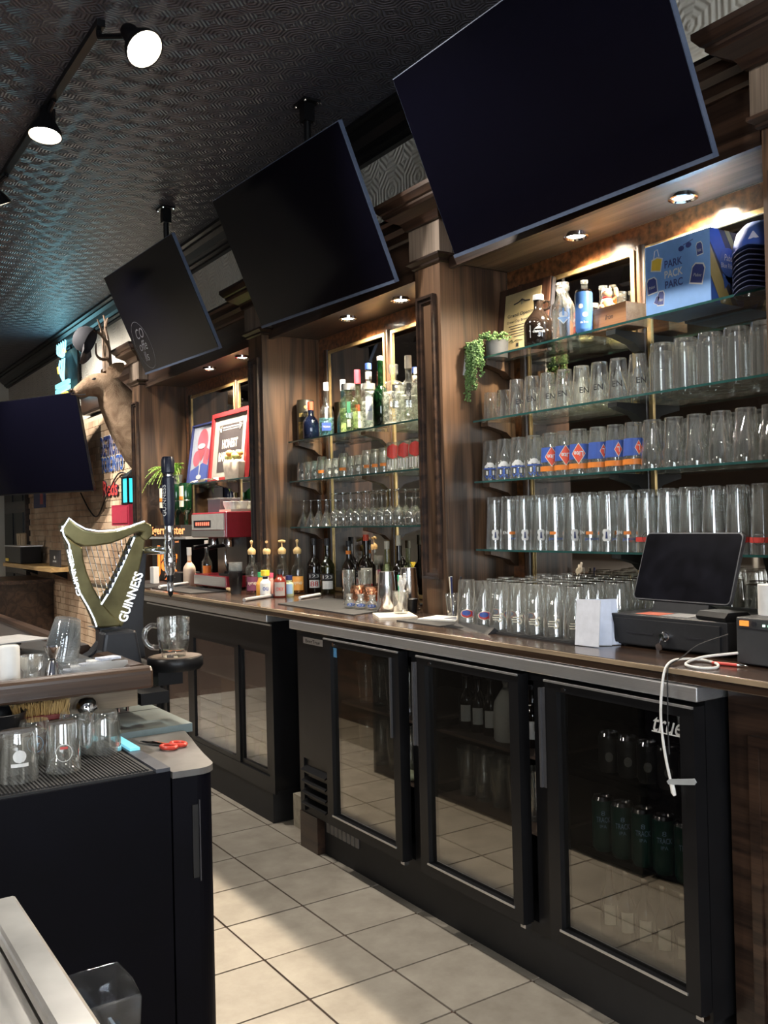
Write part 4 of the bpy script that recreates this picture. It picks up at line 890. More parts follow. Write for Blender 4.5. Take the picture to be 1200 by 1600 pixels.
for k in range(9):
    hgt = k*.016; mm = pbr('cap_blue%d' % k, (.02, .03, .09) if k < 8 else (.05, .12, .40), .8)
    hobj = thing('cap', (f'navy baseball cap, {ORD[k]} from the bottom of the stack beside the beer carton' if k < 8 else 'royal blue cap with white emblem topping the cap stack'), 'cap', (.605, -.48, zt+.001+hgt), math.radians(200), HATS)
    cr = [(.085, 0), (.086, .012)] if k < 8 else [(.085, 0), (.083, .03), (.07, .07), (.045, .095), (.0005, .105)]
    MB().lathe([(.078, .0)]+cr+([(.078, .012), (.078, 0)] if k < 8 else []), 24).build('crown', mm, hobj, True, True)
    m = MB(); n = 14; a0 = [(-1.15+2.3*i/n) for i in range(n+1)]
    vs = []
    for a in a0: vs += [(.08*math.cos(a), .08*math.sin(a), .004), (.08*math.cos(a)+.062*math.cos(a*1.1)*math.cos(a), .085*math.sin(a), .004-.012*abs(math.sin(a)))]
    vs += [(x, y, z_-.003) for x, y, z_ in vs]; N_ = 2*(n+1)
    fs = [(2*i, 2*i+1, 2*i+3, 2*i+2) for i in range(n)]+[(N_+2*i, N_+2*i+2, N_+2*i+3, N_+2*i+1) for i in range(n)]+[(2*i+1, N_+2*i+1, N_+2*i+3, 2*i+3) for i in range(n)]
    m.add(vs, fs).build('brim', mm, hobj, True, True)
    if k == 8: m = MB(); wrap(m, g_blob(lambda t: .02*(1-t)+.002, .03), .0815, .04, 0); m.build('emblem', I_W, hobj, local=True)
# ------------------------------------------------------------------ till end of the counter
CDB = pbr('till_black', (.022, .023, .026), .42, var=.12, scale=80)
dw = thing('cash_drawer', 'black steel cash drawer with key in its lock', 'cash drawer', (.20, -.40, zk), math.radians(2))
MB().box(0, .40, -.215, .205, .006, .10).build('case', CDB, dw, local=True, bevel=.003)
MB().box(-.008, 0, -.195, .185, .012, .088).build('drawer_front', CDB, dw, local=True)
for yy in (-.13, .085): MB().box(-.0095, -.008, yy-.05, yy+.05, .044, .049).build('bill_slot', I_K, dw, local=True)
ry = Matrix.Rotation(-PI/2, 3, 'Y')
lk = MB().lathe([(.0005, .022), (.010, .022), (.012, .016), (.012, .008), (.015, .006), (.015, 0)], 18, (-.008, -.012, .045), ry).build('lock', CHROME, dw, True, True)
m = MB(); m.tube([(-.03, -.012, .045), (-.034, -.012, .035), (-.034, -.009, .025)], .0016, 6); m.prism([(-.004, .0), (.014, -.004), (.018, .012), (.006, .02), (-.006, .012)], 'x', -.036, -.033, Matrix.Translation((0, -.012, .008))); m.prism([(.004, -.02), (.01, -.02), (.012, .004), (.002, .004)], 'x', -.036, -.033, Matrix.Translation((0, -.01, .005)))
m.build('key', CHROME, lk, local=True)
for s in (-1, 1):
    for xx in (.03, .36): MB().lathe([(.0005, 0), (.012, 0), (.012, .006), (.0005, .006)], 10, (xx, s*.18, 0)).build('rubber_foot', RUBBER, dw, local=True)
MB().box(.03, .10, .04, .13, .1002, .1012).build('receipt_slip', pbr('slip_red', (.62, .16, .10), .6), dw, local=True)
MB().box(.03, .12, -.06, .035, .1002, .1010).build('notice_slip', pbr('slip_grey', (.30, .30, .31), .6), dw, local=True)
tb = thing('tablet_till', 'black tablet till leaning back on a stand over the cash drawer', 'tablet', (.345, -.335, zk+.101))
tb.rotation_euler = (0, math.radians(20), math.radians(0))
def rr(w_, h_, r_, n=5):
    p = []
    for cx, cy, a0 in ((w_/2-r_, h_/2-r_, 0), (-w_/2+r_, h_/2-r_, PI/2), (-w_/2+r_, -h_/2+r_, PI), (w_/2-r_, -h_/2+r_, 1.5*PI)):
        for k in range(n+1): p.append((cx+r_*math.cos(a0+PI/2*k/n), cy+r_*math.sin(a0+PI/2*k/n)))
    return p
Mt = Matrix.Translation((0, 0, .145))
MB().prism(rr(.372, .228, .016), 'x', -.008, .006, Mt).build('tablet_case', pbr('tablet_edge', (.16, .16, .17), .35, .5), tb, local=True)
MB().prism(rr(.364, .220, .013), 'x', -.0095, -.008, Mt).build('tablet_screen', pbr('tablet_glass', (.006, .006, .009), .18, var=.5, scale=16), tb, local=True)
m = MB(); m.box(-.004, .05, -.11, .10, -.012, .03); m.box(.006, .03, -.06, .06, .03, .12); m.build('stand', CDB, tb, local=True)
cr_ = thing('card_reader', 'small black card reader lying on the cash drawer', 'card reader', (.245, -.575, zk+.1015), math.radians(-10))
MB().prism([(-.03, 0), (.06, 0), (.066, .012), (.05, .024), (-.02, .024), (-.034, .01)], 'y', -.04, .075).build('reader_body', BLACK, cr_, local=True)
pn = thing('receipt_printer', 'black receipt printer with orange button beside the cash drawer', 'printer', (.14, -.80, zk))
MB().box(0, .20, -.10, .108, .004, .128).build('printer_body', pbr('printer_grey', (.045, .047, .05), .45), pn, local=True, bevel=.004)
MB().box(-.0015, 0, -.095, .100, .098, .101).build('paper_slot', I_K, pn, local=True)
MB().box(-.004, 0, .068, .094, .106, .120).build('orange_button', pbr('button_orange', (.85, .28, .05), .4, emis=.4), pn, local=True)
MB().lathe([(.0005, .003), (.007, .003), (.007, 0)], 12, (0, .052, .113), ry).build('feed_button', I_K, pn, local=True)
for k in range(4): MB().box(-.002, 0, .020-k*.016, .026-k*.016, .108, .113).build('status_light', emit('status_green%d' % k, (.5, 1, .75), 3), pn, local=True)
rl = thing('receipt_roll', 'white paper receipt roll standing on the printer', 'paper roll', (.25, -.735, zk+.1285))
MB().lathe([(.012, 0), (.042, 0), (.042, .082), (.012, .082), (.012, 0)], 28).build('paper', pbr('roll_white', (.80, .79, .77), .8), rl, True, True)
WC = pbr('cable_white', (.74, .73, .70), .5)
wcb = thing('white_cable', 'white cable looping on the counter and hanging over the cooler edge', 'cable', (-.05, -.62, 1.0))
pts = [(.135, -.70, 1.115), (.10, -.62, 1.10), (.06, -.60, 1.089), (.01, -.63, 1.088), (-.005, -.68, 1.088), (.03, -.708, 1.088), (.085, -.67, 1.088), (.105, -.61, 1.089), (.06, -.585, 1.094), (.0, -.59, 1.094), (-.04, -.60, 1.075), (-.062, -.606, 1.02), (-.066, -.605, .95), (-.066, -.614, .87), (-.066, -.63, .80), (-.066, -.638, .775)]
def smooth(P, n=5):
    P = [Vector(p) for p in P]; o = []
    for i in range(len(P)-1):
        a, b, c, d_ = P[max(i-1, 0)], P[i], P[i+1], P[min(i+2, len(P)-1)]
        for k in range(n):
            t = k/n; o.append(.5*((2*b)+(c-a)*t+(2*a-5*b+4*c-d_)*t*t+(3*b-a-3*c+d_)*t**3))
    return o+[P[-1]]
MB().tube(smooth(pts), .0036, 8).build('cord', WC, wcb, True)
MB().tube([(-.066, -.636, .785), (-.067, -.641, .765), (-.067, -.645, .757)], [.0065, .0065, .004], 8).build('plug', WC, wcb, True)
MB().prism([(-.628, .783), (-.71, .800), (-.716, .808), (-.71, .816), (-.628, .797), (-.622, .79)], 'x', -.070, -.067).build('cable_strap', pbr('strap_grey', (.32, .34, .35), .6), wcb)
bcb = thing('black_cable', 'thin black cable trailing from the printer over the counter edge', 'cable', (-.04, -.60, 1.0))
MB().tube(smooth([(.15, -.66, 1.16), (.10, -.60, 1.13), (.05, -.585, 1.10), (-.02, -.60, 1.088), (-.045, -.613, 1.07), (-.058, -.622, 1.0), (-.060, -.622, .93), (-.060, -.625, .86)]), .002, 6).build('cord', BLACKM, bcb, True)
rp_ = thing('red_pen', 'red pen lying by the receipt printer', 'pen', (.10, -.70, zk+.005), math.radians(-80))
rx = Matrix.Rotation(PI/2, 3, 'Y')
MB().lathe([(.0005, -.05), (.0045, -.05), (.0045, .02), (.0005, .02)], 10, M=rx).build('barrel', I_R, rp_, True, True); MB().lathe([(.004, .02), (.0042, .03), (.0025, .045), (.0008, .05)], 10, M=rx).build('grip', CHROME, rp_, True, True)
for k, (x, a) in enumerate(((.10, 8), (.135, 42), (.165, 62))):
    en = tag(MB().box(-.0015, .0015, -.04, .05, 0, .145).build('menu_sheet', pbr('sheet%d' % k, (.62, .68, .82) if k else (.74, .75, .80), .7)), ['folded pale sheet propped at the cash drawer, outermost', 'folded pale blue sheet propped at the cash drawer, middle one', 'folded pale blue sheet propped against the cash drawer side'][k], 'paper', 'papers beside the cash drawer')
    en.location = (x, -.185-k*.012, zk+.002); en.rotation_euler = (0, math.radians(6+4*k), math.radians(a))
# ------------------------------------------------------------------ middle counter things
pc = thing('pen_cup', 'clear plastic cup of pens at the foot of the column', 'cup', (.33, .80, zk))
MB().lathe(cup([(.026, 0), (.034, .10)], .0015, .003), 20).build('cup', GLASS, pc, True, True)
for k, (dx, dy, c) in enumerate(((.006, .012, I_W), (-.008, -.006, I_N), (.01, -.012, I_K), (-.004, .004, I_C))):
    p = thing('pen', ['white pen in the clear pen cup', 'navy pen in the clear pen cup', 'black pen in the clear pen cup', 'cream pen in the clear pen cup'][k], 'pen', (.33+dx*.5, .80+dy*.5, zk+.004), 0, 'pens in the cup')
    MB().tube([(0, 0, 0), (dx*1.6, dy*1.6, .15)], .004, 8).build('barrel', c, p, True, True); MB().tube([(dx*1.6, dy*1.6, .15), (dx*1.75, dy*1.75, .165)], .0045, 8).build('cap', c, p, True, True)
for k, (x, y, w_, d_, a, c, lb, h_) in enumerate(((.245, .74, .14, .18, 20, (.78, .75, .68), 'white paper pad on the counter beside the oval logo pints', .006), (.30, .66, .14, .14, 10, (.20, .21, .24), 'grey clipboard lying behind the paper pad', .008), (.17, 1.0, .16, .21, -25, (.70, .62, .50), 'cream napkin tray under the glass of straws', .010))):
    o = MB().box(-w_/2, w_/2, -d_/2, d_/2, 0, h_).build(['paper_pad', 'clipboard', 'napkin_tray'][k], pbr('flat%d' % k, c, .7)); o.location = (x, y, zk+(.0045 if k < 2 else 0)); o.rotation_euler = (0, 0, math.radians(a)); tag(o, lb, ['pad', 'clipboard', 'tray'][k])
tent = MB().prism([(-.028, 0), (.028, 0), (.0, .022)], 'y', -.13, .13).build('tent_sign', BLACKM); tent.location = (.115, .39, zk); tent.rotation_euler = (0, 0, math.radians(-8)); tag(tent, 'low black tent-shaped bar sign at the counter edge', 'sign')
mm_ = MB().box(.085, .32, .57, .86, zk, zk+.004).build('rubber_mat', RUBBER); tag(mm_, 'thin black rubber mat under the paper pad', 'mat')
mm_ = MB().prism([(.09, 1.93), (.42, 2.02), (.60, 1.35), (.07, 1.17)], 'z', zk, zk+.005).build('rubber_mat', RUBBER); tag(mm_, 'black rubber mat under the copper mugs and shaker', 'mat')
zm = zk+.0052
sg = Glass([(.028, 0), (.030, .004), (.035, .095)], True, t=.003, base=.014)
gs = sg.put('straw_glass', .215, 1.02, zk+.0102, 'clear rocks glass holding white tongs and a green straw', None, cat='glass')
for k, (dx, dy, l, c, lb) in enumerate(((-.012, -.02, .15, I_W, 'white plastic tongs leaning in the rocks glass'), (-.006, -.034, .165, WHITE, 'second pair of white plastic tongs in the rocks glass'), (.008, .02, .15, pbr('straw_green', (.02, .35, .16), .4), 'green muddler leaning in the rocks glass'))):
    t = thing('tongs' if k < 2 else 'muddler', lb, 'tongs' if k < 2 else 'muddler', (.215, 1.02, zk+.0255), 0, 'tools in the rocks glass')
    u = Vector((dx, dy, .11)).normalized()
    m = MB(); m.tube([tuple(u*.0), tuple(u*l)], .006 if k < 2 else .005, 8)
    m.build('blade', c, t, True, True)
    if k < 2:
        MB().tube([tuple(u*l*.78+Vector((0, .012*math.cos(q), 0))+u*.014*math.sin(q)) for q in [2*PI*i/14 for i in range(15)]], .0045, 6).build('ring', c, t, True, True)
SHK = [(.034, 0), (.035, .01), (.046, .175)]
SHS = pbr('shaker_steel', (.78, .78, .80), .2, 1, var=.08, scale=30, stretch=(30, 30, .5))
def shaker(x, y, lb, s=1):
    o = thing('shaker_tin', lb, 'shaker', (x, y, zm), 0, 'steel shaker tins')
    MB().lathe([(r*s, .178*s-z) for r, z in cup([(r, z) for r, z in SHK], .0012, .003)], 28).build('tin', SHS, o, True, True); MB().lathe([(.0465*s, 0), (.048*s, .002*s), (.0465*s, .004*s)], 28).build('rolled_rim', CHROME, o, True, True)
shaker(.235, 1.155, 'upturned steel shaker tin in front of the copper mugs')
shaker(.385, 1.20, 'upturned steel shaker tin behind the glass of tongs', 1.05)
COP = pbr('hammered_copper', (.72, .34, .20), .16, 1, var=.2, scale=70, bump=.9)
for k, (x, y, lb) in enumerate(((.38, 1.62, 'hammered copper mug, farthest of three'), (.37, 1.49, 'hammered copper mug, middle of three'), (.37, 1.36, 'hammered copper mug nearest the shaker tin'))):
    o = thing('copper_mug', lb, 'mug', (x, y, zm), random.uniform(2, 5), 'copper mugs')
    prof = cup([(.034, 0), (.042, .012), (.045, .04), (.042, .075), (.040, .088)], .0015, .003)
    MB().lathe([(r, .0885-z) for r, z in prof], 26).build('bowl', COP, o, True, True)
    MB().tube(smooth([(.043, 0, .07), (.065, 0, .072), (.072, 0, .05), (.062, 0, .025), (.042, 0, .022)]), .004, 8).build('handle', COP, o, True, True)
tg = Glass([(.03, 0), (.031, .004), (.034, .15)], True, n=12)
tg.put('tall_tumbler', .46, 1.85, zm, 'tall clear faceted tumbler beside the copper mugs', 'tall tumblers by the copper mugs'); tg.put('tall_tumbler', .50, 1.76, zm, 'second tall clear tumbler behind the copper mugs', 'tall tumblers by the copper mugs')
SKL = [(.018, 0), (.028, .006), (.031, .022), (.026, .035), (.016, .042), (.014, .055), (.018, .066)]
sk = Glass(SKL, True, t=.003, base=.008, n=18, prints=[(ell(.04, .016), I_B, .018), (g_text('blz', .03, .012, bold=.02, shear=.3), I_W, .02)])
for k, y in enumerate((1.44, 1.365, 1.29)): sk.put('shot_glass', .215+.015*k, y, zm, ['bulb-shaped printed shot glass farthest from the shaker', 'bulb-shaped printed shot glass, middle of the trio', 'bulb-shaped printed shot glass beside the shaker'][k], 'bulb shot glasses')
ah = thing('black_holder', 'small black utensil holder at the foot of the column', 'holder', (.33, 1.10, zk)); MB().lathe(cup([(.022, 0), (.028, .06)], .003, .004), 16).build('holder', BLACK, ah, True, True)
# syrups and condiments
SY = 'pump syrup bottles'
for k, (x, y, c, nk, lb) in enumerate(((.305, 2.71, (.42, .10, .16), I_K, 'purple syrup pump bottle, nearest the plastic cups'), (.37, 2.645, (.80, .86, .90), I_Y, 'clear syrup pump bottle with gold neck'), (.435, 2.58, (.80, .40, .30), GLASS, 'pink syrup pump bottle with clear neck'), (.50, 2.515, (.90, .50, .12), I_K, 'orange syrup pump bottle at the shelf end'))):
    bottle('syrup_bottle', lb, (x, y-.03, zk), .275, .039, .016, .06, .05, B_CLR, (nk, .035), [(.02, .10, [pbr('lab_purple', (.18, .05, .10), .5), I_W, pbr('lab_pink', (.72, .38, .32), .5), pbr('lab_or', (.80, .36, .08), .5)][k], .9, ('syrup', I_C, .02))], (c, .55 if k != 1 else .3), SY, pump=1 if k != 2 else 2)
CO = 'condiment bottles in front of the syrups'
bottle('sauce_bottle', 'orange squeeze bottle with green cap', (.25, 2.46, zk), .135, .023, .012, .015, .03, pbr('sauce_orange', (.70, .34, .06), .4), (pbr('cap_green', (.05, .45, .18), .4), .025), [(.02, .08, I_Y, .8, None)], group=CO)
bottle('sauce_bottle', 'white lotion-shaped bottle with yellow flower cap', (.235, 2.365, zk), .15, .03, .012, .02, .025, WHITE, (pbr('cap_yellow', (.92, .70, .06), .4), .028), [(.02, .08, I_W, .7, ('ou', I_B, .02)), (.095, .115, I_K, 2.5, None)], group=CO, capr=2.0)
bottle('sauce_bottle', 'red-brown sauce bottle with black cap and grey label', (.30, 2.32, zk), .155, .037, .016, .02, .03, pbr('sauce_red', (.16, .018, .012), .12), (I_K, .025), [(.01, .085, pbr('lab_grey', (.40, .36, .34), .6), .8, ('OKY', I_R, .02))], group=CO)
bottle('sauce_bottle', 'small pale green bottle with navy cap', (.365, 2.335, zk), .115, .026, .017, .008, .018, pbr('sauce_green', (.50, .54, .32), .2), (I_N, .022), [(.015, .07, I_LB, .8, None)], group=CO)
bottle('sauce_bottle', 'small bottle with pink cap between the syrups', (.30, 2.425, zk), .13, .022, .012, .015, .03, pbr('sauce_pink', (.60, .30, .26), .3), (pbr('cap_pink', (.75, .12, .22), .4), .022), group=CO)
rod = MB().lathe([(.0005, -.18), (.010, -.18), (.010, .18), (.0005, .18)], 12, M=Matrix.Rotation(PI/2, 3, 'X')).build('rolled_tube', pbr('roll_foil', (.62, .62, .62), .35, .5), None, True); rod.location = (.185, 2.30, zk+.010); rod.rotation_euler = (0, 0, math.radians(-58)); tag(rod, 'silver rolled tube lying in front of the condiment bottles', 'tube')
rod = MB().lathe([(.0005, -.11), (.009, -.11), (.009, .11), (.0005, .11)], 12, M=Matrix.Rotation(PI/2, 3, 'X')).build('wrap_roll', WHITE, None, True); rod.location = (.40, 2.16, zk+.009); rod.rotation_euler = (0, 0, math.radians(-58)); tag(rod, 'white paper roll lying beside the twin liqueur bottles', 'roll')
cs = thing('plastic_cup_stack', 'tall nested stack of clear and smoke plastic cups beside the coffee machine', 'cup stack', (.235, 2.755, zk))
SMK = clear('smoke_plastic', (.35, .36, .38), .05, .3, .2, (.25, .27, .3), streak=(4, 4, 4)); CLP = clear('frost_plastic', (.85, .87, .88), .06, .4, .2, (.85, .87, .88), streak=(4, 4, 4)); BIN = clear('bin_plastic', (.80, .82, .84), .06, .6, .035, (.8, .82, .84), streak=(4, 4, 4))
for k in range(9): MB().lathe([(.030, 0), (.040, .085), (.042, .087), (.0385, .085), (.029, .003), (.0005, .003)], 20, (0, 0, k*.012)).build('cup', SMK if k < 5 else CLP, cs, True, True)
# ------------------------------------------------------------------ coffee machine and shot chiller
CRED = pbr('machine_red', (.33, .018, .035), .3, coat=.3)
cm_ = thing('coffee_machine', 'red and steel espresso machine under the framed pictures', 'coffee machine', (.36, 3.2, zk))
MB().box(.30, .62, 3.03, 3.58, zk+.325, zk+.485).build('upper_body', CRED, cm_, bevel=.006)
MB().box(.294, .30, 3.05, 3.57, zk+.375, zk+.475).build('control_panel', pbr('panel_silver', (.62, .60, .56), .35, .1), cm_)
MB().box(.291, .294, 3.25, 3.53, zk+.39, zk+.435).build('display_window', I_K, cm_)
for k in range(7): MB().box(.2895, .291, 3.27+k*.034, 3.288+k*.034, zk+.402, zk+.424).build('display_digit', emit('led_red%d' % k, (1, .18, .10), .8), cm_)
MB().box(.292, .30, 3.05, 3.57, zk+.33, zk+.37).build('lower_rail', STEEL, cm_)
MB().box(.46, .62, 3.08, 3.54, zk+.085, zk+.325).build('splash_back', pbr('machine_dark', (.04, .035, .035), .3), cm_)  # plain dark panel behind the group heads
MB().box(.30, .62, 3.04, 3.56, zk+.012, zk+.085).build('drip_base', CRED, cm_, bevel=.004); MB().box(.294, .30, 3.05, 3.55, zk+.02, zk+.08).build('base_front', STEEL, cm_)
for yy in (3.12, 3.48): MB().lathe([(.0005, 0), (.018, 0), (.018, .012), (.0005, .012)], 10, (.34, yy, zk)).build('foot', RUBBER, cm_)
for k, yy in enumerate((3.18, 3.42)):
    MB().lathe([(.0005, -.06), (.034, -.06), (.036, -.035), (.03, 0)], 20, (.38, yy, zk+.325)).build('group_head', CHROME, cm_, True)
    MB().tube([(.36, yy, zk+.275), (.30, yy-.01, zk+.27), (.235, yy-.02, zk+.262)], [.012, .011, .014], 10).build('portafilter_handle', BLACK, cm_, True)
MB().tube(smooth([(.33, 3.06, zk+.33), (.30, 3.05, zk+.22), (.31, 3.045, zk+.12)]), .005, 8).build('steam_wand', CHROME, cm_, True)
MB().box(.32, .44, 3.05, 3.20, zk+.085, zk+.10).build('cup_tray', BLACK, cm_)
gb = thing('napkin_box', 'grey plastic box standing on the coffee machine', 'box', (.46, 3.42, zk+.4855)); MB().box(-.07, .07, -.10, .10, 0, .085).build('box_body', pbr('box_grey', (.10, .11, .13), .4), gb, local=True); MB().box(-.073, .073, -.103, .103, .085, .095).build('lid', CLP, gb, local=True)
tr_ = thing('cup_tray', 'cream tray on the near end of the coffee machine', 'tray', (.46, 3.13, zk+.4855)); MB().box(-.12, .12, -.09, .09, 0, .015).build('tray_base', CREAM, tr_, local=True)
EC = Glass([(.02, 0), (.022, .003), (.032, .03), (.034, .048)], True, t=.003, base=.005, mat_=WHITE)
n_ = 0
for i in range(4):
    for j in range(2):
        EC.put('espresso_cup', .38+i*.0705, 3.095+j*.0705, zk+.501, f'small white espresso cup, {ORD[i]} from the front in the {["near", "far"][j]} row on the machine', 'espresso cups on the machine')
tp = thing('coffee_tamper', 'black coffee tamper on the machine drip base', 'tamper', (.35, 3.12, zk+.1003)); MB().lathe([(.0005, 0), (.028, 0), (.028, .015), (.008, .02), (.008, .04), (.014, .06), (.0005, .065)], 16).build('tamper_body', BLACK, tp, True, True)
mj = thing('machine_tool', 'tan wooden handle lying at the foot of the coffee machine', 'handle', (.285, 2.95, zk+.013)); MB().tube([(0, .04, 0), (-.02, -.06, 0), (-.02, -.075, 0)], [.011, .013, .008], 10).build('grip', pbr('tan_wood', (.55, .38, .20), .6), mj, True, True)
ROR = 'cream syrup bottles beside the coffee machine'
bottle('cream_bottle', 'cream bottle with orange label and white pump beside the shot chiller', (.33, 3.72, zk), .255, .042, .014, .05, .05, pbr('cream_liq', (.68, .54, .42), .3), (I_W, .05), [(.02, .12, I_C, .8, None), (.12, .165, I_O, .8, None)], group=ROR)
bottle('cream_bottle', 'clear bottle with white pourer behind the cream bottle', (.44, 3.68, zk), .30, .036, .013, .06, .05, B_CLR, (I_W, .05), [(.04, .13, I_O, .8, None)], ((.70, .45, .35), .7), group=ROR)
jm = thing('shot_chiller', 'black shot chiller machine with orange blackletter sign', 'machine', (.48, 4.3, zk))
MB().box(.38, .66, 4.02, 4.60, zk, zk+.31).build('cabinet', BLACK, jm, bevel=.006)
MB().box(.36, .68, 3.86, 4.64, zk+.31, zk+.325).build('sign_base', pbr('acrylic', (.40, .40, .40), .2), jm)
OL = emit('lit_orange', (1, .20, .03), .75); OLW = emit('lit_pale_orange', (1, .34, .12), .8)
text_on(m := MB(), 'Jägermeister', .08, (.362, 4.24, zk+.365), (0, -1, 0), (0, 0, 1), bold=.02, fit=(.74, .08)); m.build('sign_lettering', OLW, jm)
text_on(m := MB(), 'Jäg', .2, (.378, 4.30, zk+.14), (0, -1, 0), (0, 0, 1), bold=.03, fit=(.46, .24)); m.build('front_lettering', OL, jm)
text_on(m := MB(), 'legend', .03, (.378, 4.10, zk+.29), (0, -1, 0), (0, 0, 1), fit=(.12, .02)); m.build('small_lettering', OLW, jm)
MB().tube([(.38, 4.18, zk+.05), (.33, 4.18, zk+.05), (.33, 4.18, zk+.02)], .014, 10).build('spout', CHROME, jm, True)
MB().box(.40, .62, 4.05, 4.58, zk+.325, zk+.41).build('bottle_dock', BLACKM, jm)
for k, y in enumerate((4.53, 4.30, 4.12)):
    o = thing('inverted_bottle', ['green bottle standing upside down on the chiller, by the column', 'green bottle upside down on the chiller, middle of three', 'green bottle upside down on the chiller, nearest the coffee machine'][k], 'bottle', (.47, y, zk+.41), 0, 'upturned bottles on the chiller')
    MB().lathe([(.0005, .30), (.043, .30), (.045, .29), (.045, .12), (.03, .085), (.016, .07), (.014, .0), (.0005, 0)], 20).build('glass_body', pbr('jag_green%d' % k, (.004, .026, .010) if k else (.006, .008, .02), .1, spec=.8), o, True, True)
    wrap(m := MB(), g_grid(.055, .15, 0, 0, 6), .0455, .205, math.radians(195)); m.build('label', I_C, o, local=True); wrap(m := MB(), g_grid(.05, .03, 0, 0, 6), .046, .19, math.radians(195)); m.build('label_band', I_O, o, local=True)
    MB().lathe([(.046, .175), (.0475, .177), (.046, .179)], 20).build('retaining_ring', CHROME, o, True, True)
wbx = MB().box(-.02, .02, -.035, .035, 0, .115).build('white_carton', WHITE); wbx.location = (.22, 4.10, zk+.004); tag(wbx, 'small white carton standing before the shot chiller', 'carton')
bbx = thing('black_caddy', 'low black caddy box beside the shot chiller', 'box', (.36, 3.88, zk)); MB().box(-.07, .07, -.10, .11, 0, .085).build('caddy_body', BLACKM, bbx, local=True, bevel=.004); MB().sphere((-.072, 0, .05), .006, 8).build('knob', CHROME, bbx, True, True)
mat3 = MB().prism([(.02, 3.70), (.10, 4.4), (.34, 4.5), (.36, 3.75)], 'z', zk, zk+.004).build('rubber_mat', RUBBER); tag(mat3, 'dark rubber mat in front of the shot chiller', 'mat')
mat4 = MB().prism([(.03, 2.95), (.03, 3.62), (.27, 3.66), (.27, 2.95)], 'z', zk, zk+.006).build('drip_mat', BLACKM); tag(mat4, 'black drip mat in front of the coffee machine', 'mat')
rod = MB().lathe([(.0005, -.20), (.011, -.20), (.011, .20), (.0005, .20)], 12, M=Matrix.Rotation(PI/2, 3, 'X')).build('paper_roll_tube', WHITE, None, True); rod.location = (.19, 3.60, zk+.0175); rod.rotation_euler = (0, 0, math.radians(-52)); tag(rod, 'long white roll lying before the cream bottle', 'roll')
# ------------------------------------------------------------------ picture shelf
zl = SL
fr = thing('cocktail_print', 'dark-framed cocktail print leaning on the picture shelf', 'picture', (.648, 4.29, zl)); fr.rotation_euler = (0, math.radians(8), 0)
w_, h_ = .40, .46
m = MB(); m.box(-.03, 0, -w_/2, -w_/2+.012, 0, h_); m.box(-.03, 0, w_/2-.012, w_/2, 0, h_); m.box(-.03, 0, -w_/2, w_/2, 0, .012); m.box(-.03, 0, -w_/2, w_/2, h_-.012, h_); m.build('frame', I_N, fr, local=True)
MB().box(-.014, -.008, -w_/2+.012, w_/2-.012, .012, h_-.012).build('print_sheet', pbr('print_sky', (.30, .32, .38), .5), fr, local=True)
def plate(m, pts, x): m.add([(x, -u, v) for u, v in pts], [tuple(range(len(pts)))])
E_ = lambda cx, cy, a, b, n=24: [(cx+a*math.cos(2*PI*k/n), cy+b*math.sin(2*PI*k/n)) for k in range(n)]
for nm, c, shapes in (('pink_shape', (.42, .10, .14), [E_(.01, .32, .10, .10), E_(-.08, .20, .07, .06), E_(.10, .20, .05, .07)]), ('navy_shape', (.06, .09, .30), [[(-.18, .02), (.18, .02), (.18, .13), (.05, .16), (-.18, .11)]]), ('red_shape', (.60, .08, .10), [E_(.13, .22, .035, .04), [(-.06, .26), (.08, .26), (.01, .17)]]), ('white_shape', (.48, .48, .48), [E_(.0, .29, .07, .02), [(-.004, .16), (.012, .16), (.012, .06), (-.004, .06)], E_(.004, .055, .05, .018)])):
    for i, s in enumerate(shapes):
        plate(m := MB(), s, -.0146-.0004*i-.0012*['pink_shape', 'navy_shape', 'red_shape', 'white_shape'].index(nm)); m.build(nm, ink(nm+str(i), c), fr, local=True)
rf = thing('framed_sign', 'red-framed sign with white lettering about honest bartenders', 'picture', (.655, 3.77, zl)); rf.rotation_euler = (0, math.radians(6), 0)
w_, h_ = .64, .50
m = MB(); RF = pbr('frame_red', (.22, .018, .022), .35)
m.box(-.03, 0, -w_/2, -w_/2+.035, 0, h_); m.box(-.03, 0, w_/2-.035, w_/2, 0, h_); m.box(-.03, 0, -w_/2+.035, w_/2-.035, 0, .03); m.box(-.03, 0, -w_/2+.035, w_/2-.035, h_-.03, h_); m.build('frame', RF, rf, local=True)
MB().box(-.014, -.008, -w_/2+.035, w_/2-.035, .03, h_-.03).build('mount', pbr('mount_pale', (.26, .28, .26), .5), rf, local=True)
MB().box(-.0152, -.014, -.20, .20, .07, .41).build('sign_panel', pbr('sign_dark', (.05, .045, .05), .4), rf, local=True)
m = MB(); text_on(m, 'HONEST', .05, (-.0158, 0, .27), (0, -1, 0), (0, 0, 1), bold=.03, fit=(.26, .065)); m.build('lettering', I_C, rf, local=True); m = MB(); text_on(m, 'BARTENDER', .05, (-.0158, 0, .18), (0, -1, 0), (0, 0, 1), bold=.03, fit=(.36, .065)); m.build('lettering', I_C, rf, local=True)
m = MB(); m.box(-.0158, -.0152, -.14, .14, .385, .392); m.box(-.0158, -.0152, -.14, .14, .37, .373)
for s in (-1, 1): m.tube([(-.016, s*.16, .36), (-.016, s*.19, .39), (-.016, s*.15, .40), (-.016, s*.17, .37)], .006, 6)
m.build('scroll_ornament', I_W, rf, local=True)
fn = thing('potted_fern', 'bright green potted fern on the picture shelf by the column', 'plant', (.585, 4.64, zl+.0005))
MB().lathe(cup([(.05, 0), (.065, .09)], .004, .06), 18).build('pot', pbr('pot_grey', (.12, .12, .12), .6), fn, True, True)
